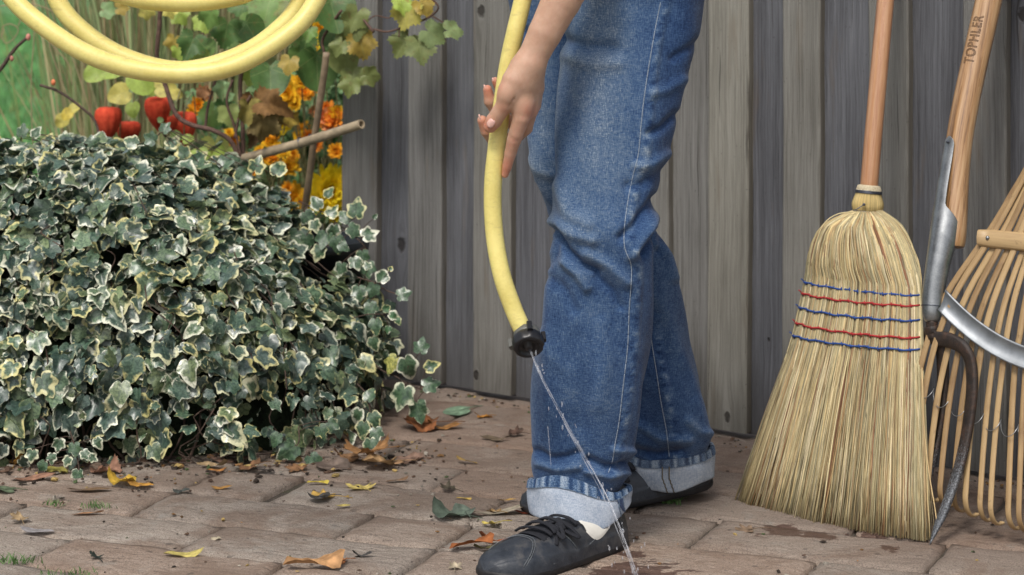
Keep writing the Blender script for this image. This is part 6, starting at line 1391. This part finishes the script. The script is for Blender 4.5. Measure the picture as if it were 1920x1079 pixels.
LV = [
 (655, 862, 30, 'vine', (.33, .19, .10), 'brown leaf lying across the joint at the right foot of the ivy', 1.0, 110),
 (735, 872, 26, 'oval', (.40, .24, .13), 'curled brown leaf right of the large crumpled brown leaf', 1.0, 60),
 (560, 884, 26, 'maple', (.30, .16, .08), 'brown leaf half under the ivy left of its right foot', 1.0, 20),
 (470, 880, 24, 'vine', (.24, .13, .07), 'small dark brown leaf in the shade under the middle of the ivy', .9, 70),
 (106, 888, 22, 'heart', (.50, .44, .12), 'small yellow green leaf behind the long pinkish leaf', .8, 20),
 (745, 905, 18, 'oval', (.28, .17, .10), 'narrow brown leaf on the slab right of the yellow maple leaf', .7, 95),
 (226, 908, 34, 'heart', YEO, 'deeply curled golden leaf cup in front of the ivy, lower left', 1.6, 0),
 (262, 912, 24, 'oval', ORB, 'orange leaf tucked against the right of the golden leaf cup', .8, 80),
 (32, 872, 20, 'heart', ORB, 'upright orange leaf under the ivy near the left edge', 1.5, 0),
 (62, 900, 34, 'oval', PKB, 'long pinkish brown leaf lying flat near the left edge', .5, 95),
 (200, 888, 34, 'vine', PKB, 'crumpled pinkish brown leaf beside the drooping ivy sprig', 1.5, 30),
 (168, 922, 32, 'oval', (.22, .14, .08), 'flat dull brown leaf left of the golden leaf cup', .4, 92),
 (166, 966, 24, 'oval', (.42, .22, .11), 'narrow orange brown leaf in the middle of a slab at the left', .5, 97),
 (38, 980, 24, 'maple', TAN, 'frayed tan leaf on the joint near the left edge', 1.2, 20),
 (70, 998, 26, 'oval', (.33, .31, .31), 'greyish white sliver of leaf by the left edge', .5, 85),
 (10, 922, 22, 'heart', (.14, .18, .11), 'dull green leaf cut by the left edge', .5, 90),
 (180, 1050, 18, 'maple', DKG, 'crumpled blackish leaf near the bottom left', 1.6, 30),
 (344, 1044, 32, 'oval', (.60, .50, .16), 'narrow pale yellow leaf curled on the front slab', .8, 97),
 (588, 1066, 56, 'oval', (.50, .28, .13), 'large curled orange tan leaf at the bottom edge', 1.3, 100),
 (640, 1056, 16, 'vine', (.40, .16, .06), 'small rusty leaf tip beside the large orange tan leaf', 1.2, 70),
 (682, 1046, 20, 'oval', (.09, .085, .08), 'small crumpled dark grey leaf right of the large orange tan leaf', 1.3, 95),
 (405, 1016, 10, 'heart', (.55, .48, .34), 'tiny cream leaf in the middle of a front slab', 1.2, 0),
 (678, 918, 32, 'maple', (.66, .52, .17), 'yellow maple leaf with its stalk up, below the ivy', .9, 20),
 (612, 933, 28, 'maple', (.60, .38, .10), 'orange yellow leaf just left of the yellow maple leaf', .8, 70),
 (596, 909, 18, 'oval', (.70, .55, .10), 'small bright yellow leaf above the orange yellow leaf', .8, 100),
 (642, 950, 12, 'oval', (.62, .50, .16), 'tiny yellow leaf below the yellow maple leaf', .5, 90),
 (690, 868, 52, 'vine', (.36, .19, .08), 'large crumpled brown leaf against the right foot of the ivy', 1.5, 50),
 (715, 880, 36, 'heart', (.44, .28, .14), 'curled tan leaf beneath the large crumpled brown leaf', 1.2, 100),
 (625, 880, 34, 'heart', (.21, .16, .13), 'dull grey brown leaf under the ivy at its right foot', .8, 60),
 (398, 876, 30, 'oval', TAN, 'tan leaf with curled stalk under the middle of the ivy', 1.0, 70),
 (406, 884, 16, 'oval', (.45, .2, .06), 'short orange leaf beneath the tan leaf under the ivy', .7, 90),
 (440, 866, 40, 'oval', (.18, .11, .08), 'dark brown leaf lying along the shaded foot of the ivy', .6, 95),
 (416, 918, 17, 'oval', (.48, .26, .08), 'small orange leaf on the slab below the middle of the ivy', .7, 85),
 (795, 806, 42, 'vine', (.30, .12, .05), 'large curled rusty brown leaf between ivy and fence', 1.4, 80),
 (835, 806, 32, 'oval', (.34, .17, .06), 'rusty leaf joined to the right of the large curled one', 1.2, 95),
 (908, 786, 24, 'maple', (.48, .22, .05), 'orange leaf standing up at the foot of the fence', 1.4, 30),
 (861, 775, 24, 'heart', (.20, .30, .20), 'flat pale green leaf at the foot of the fence', .2, 90),
 (928, 826, 24, 'oval', (.16, .12, .08), 'narrow dark olive leaf below the fence', .8, 80),
 (968, 818, 22, 'maple', DBR, 'dark brown leaf touching the jeans leg', 1.3, 40),
 (842, 968, 36, 'heart', GGR, 'folded grey green leaf left of the shoe', 1.3, 70),
 (870, 966, 24, 'heart', (.15, .19, .15), 'second grey green leaf leaning on the folded one', .9, 20),
 (925, 986, 22, 'maple', (.62, .50, .13), 'yellow leaf close behind the shoe', .7, 60),
 (950, 964, 50, 'oval', (.46, .40, .30), 'long pale strip of dry leaf behind the shoe', .4, 100),
 (885, 1030, 40, 'oval', (.38, .13, .045), 'long curled rust red leaf left of the shoe toe', 1.1, 95),
 (915, 1034, 26, 'oval', (.12, .11, .05), 'dark olive leaf between the rust red leaf and the shoe', 1.0, 70),
 (935, 1020, 34, 'oval', (.34, .11, .045), 'short rust red leaf touching the front of the shoe', 1.0, 90),
 (853, 1068, 18, 'maple', (.50, .42, .30), 'pale dry leaf shard at the bottom edge near the shoe', 1.6, 0),
 (1403, 998, 22, 'maple', (.26, .18, .12), 'brown leaf beside the wet spots left of the broom', .6, 90),
 (870, 938, 12, 'oval', (.60, .42, .12), 'tiny golden leaf on the slab above the grey green leaves', .6, 85),
 (952, 940, 13, 'oval', (.62, .38, .12), 'tiny orange leaf just left of the rolled cuff', .6, 105),
 (840, 920, 20, 'maple', (.10, .085, .06), 'dark withered leaf caught in the joint midway to the fence', 1.3, 50),
 (770, 862, 26, 'vine', (.30, .19, .14), 'faded pinkish leaf right of the ivy foot', .6, 60),
 (875, 870, 18, 'oval', (.42, .28, .10), 'thin tan leaf on the slab between ivy and jeans', .7, 75),
 (600, 938, 22, 'heart', (.09, .085, .08), 'small dark leaf beside the orange yellow leaf', .9, 80),
 (490, 885, 22, 'maple', (.10, .085, .075), 'grey black scrap of leaf under the ivy shade', 1.2, 40),
 (340, 925, 16, 'heart', (.10, .11, .10), 'small round dark leaf on the joint right of the golden cup', .8, 0),
 (930, 965, 22, 'maple', (.34, .22, .10), 'brown leaf behind the pale strip by the shoe', 1.0, 30),
 (980, 965, 16, 'oval', (.40, .09, .05), 'small dark red leaf touching the laces side of the shoe', .7, 95),
]
for i, l in enumerate(LV):
    fallen(l[0], l[1], l[2], l[3], l[4], l[5], l[6] * .62, l[7], seed=i, sy=.55 if l[3] == 'oval' else 1)
# loose crumbs, grit and leaf scraps along joints and under the ivy: one litter object
r_ = np.random.default_rng(12); mb = MB()
for q in range(1500):
    if q < 650: X = r_.uniform(-1.15, -.12); Y = r_.normal(4.38 + .12 * (X + .7), .08)
    elif q < 850: s_ = r_.uniform(-.3, 1.2); p = fence_p(s_, 0, abs(r_.normal(0, .03)) + .002); X, Y = p[0], p[1]
    elif q < 1250:                          # in the joints
        j = allv[r_.integers(0, len(allv))]; p = O2 + su * r_.uniform(-1.6, 1.6) + sv * (j + r_.normal(0, .004)); X, Y = p
    else: X = r_.uniform(-1.1, 1.0); Y = r_.uniform(3.6, 4.6)
    if Y > FA + FB * X - .004 and X > -.38: continue
    s_ = r_.uniform(.0015, .005) * (2.2 if q < 500 and r_.random() < .35 else 1); cc = np.array([(.16, .10, .07), (.07, .055, .045), (.42, .38, .32), (.32, .18, .08), (.10, .14, .06), (.5, .36, .14)])[r_.choice(6, p=[.3, .3, .13, .12, .08, .07])] * r_.uniform(.6, 1.1)
    V, f = ellipsoid((0, 0, 0), (s_, s_ * r_.uniform(.4, 1), s_ * r_.uniform(.2, .6)), 4, 6); V = np.array(V) * (1 + .3 * r_.normal(0, 1, V.shape)); a = r_.uniform(0, 6.28); c_, s2 = math.cos(a), math.sin(a)
    V = V @ np.array([[c_, s2, 0], [-s2, c_, 0], [0, 0, 1]]); V = V + [X, Y, .001 + s_ * .3]
    mb.add(V, f, col=np.tile([*cc, 1], (len(V), 1)))
o = mb.build('leaf_litter', DRYLEAF, None, False); tag(o, None, None, None, 'stuff')
# weeds and moss tufts in the joints
def tuft(x, y, n, h, label, spread=.012):
    g_ = Gp(x, y); mb = MB(); r_ = np.random.default_rng(int(x))
    for q in range(n):
        b0 = g_ + [r_.normal(0, spread), r_.normal(0, spread * .5), 0]; e = b0 + [r_.normal(0, h * .6), r_.normal(0, h * .4), h * r_.uniform(.4, 1)]; P_ = smoothpath([b0, (b0 + e) / 2 + [0, 0, h * .2], e], 5); sd_ = np.array([math.cos(q), math.sin(q), 0]) * .0008
        V = np.stack([P_ - sd_ * np.array([1, 1, .8, .5, .1])[:, None], P_ + sd_ * np.array([1, 1, .8, .5, .1])[:, None]], 1).reshape(-1, 3); cc = np.array([.10, .19, .06]) * r_.uniform(.5, 1.4)
        mb.add(V, [[2 * i, 2 * i + 1, 2 * i + 3, 2 * i + 2] for i in range(4)], col=np.tile([*cc, 1], (10, 1)))
    o = mb.build('grass_tuft', GRASS, None, False, origin=g_); tag(o, label, 'grass')
tuft(28, 1056, 90, .014, 'green moss and grass tuft in the joint at the bottom left corner', .018)
tuft(180, 953, 40, .014, 'small pale green weed in a joint at the left', .014)
tuft(130, 1078, 60, .010, 'low mossy tuft at the bottom edge left of centre', .03)
tuft(1256, 944, 60, .016, 'dark green weed under the heel of the rear shoe', .012)
tuft(100, 948, 30, .012, 'flat green weed near the left edge below the drooping sprigs', .010)
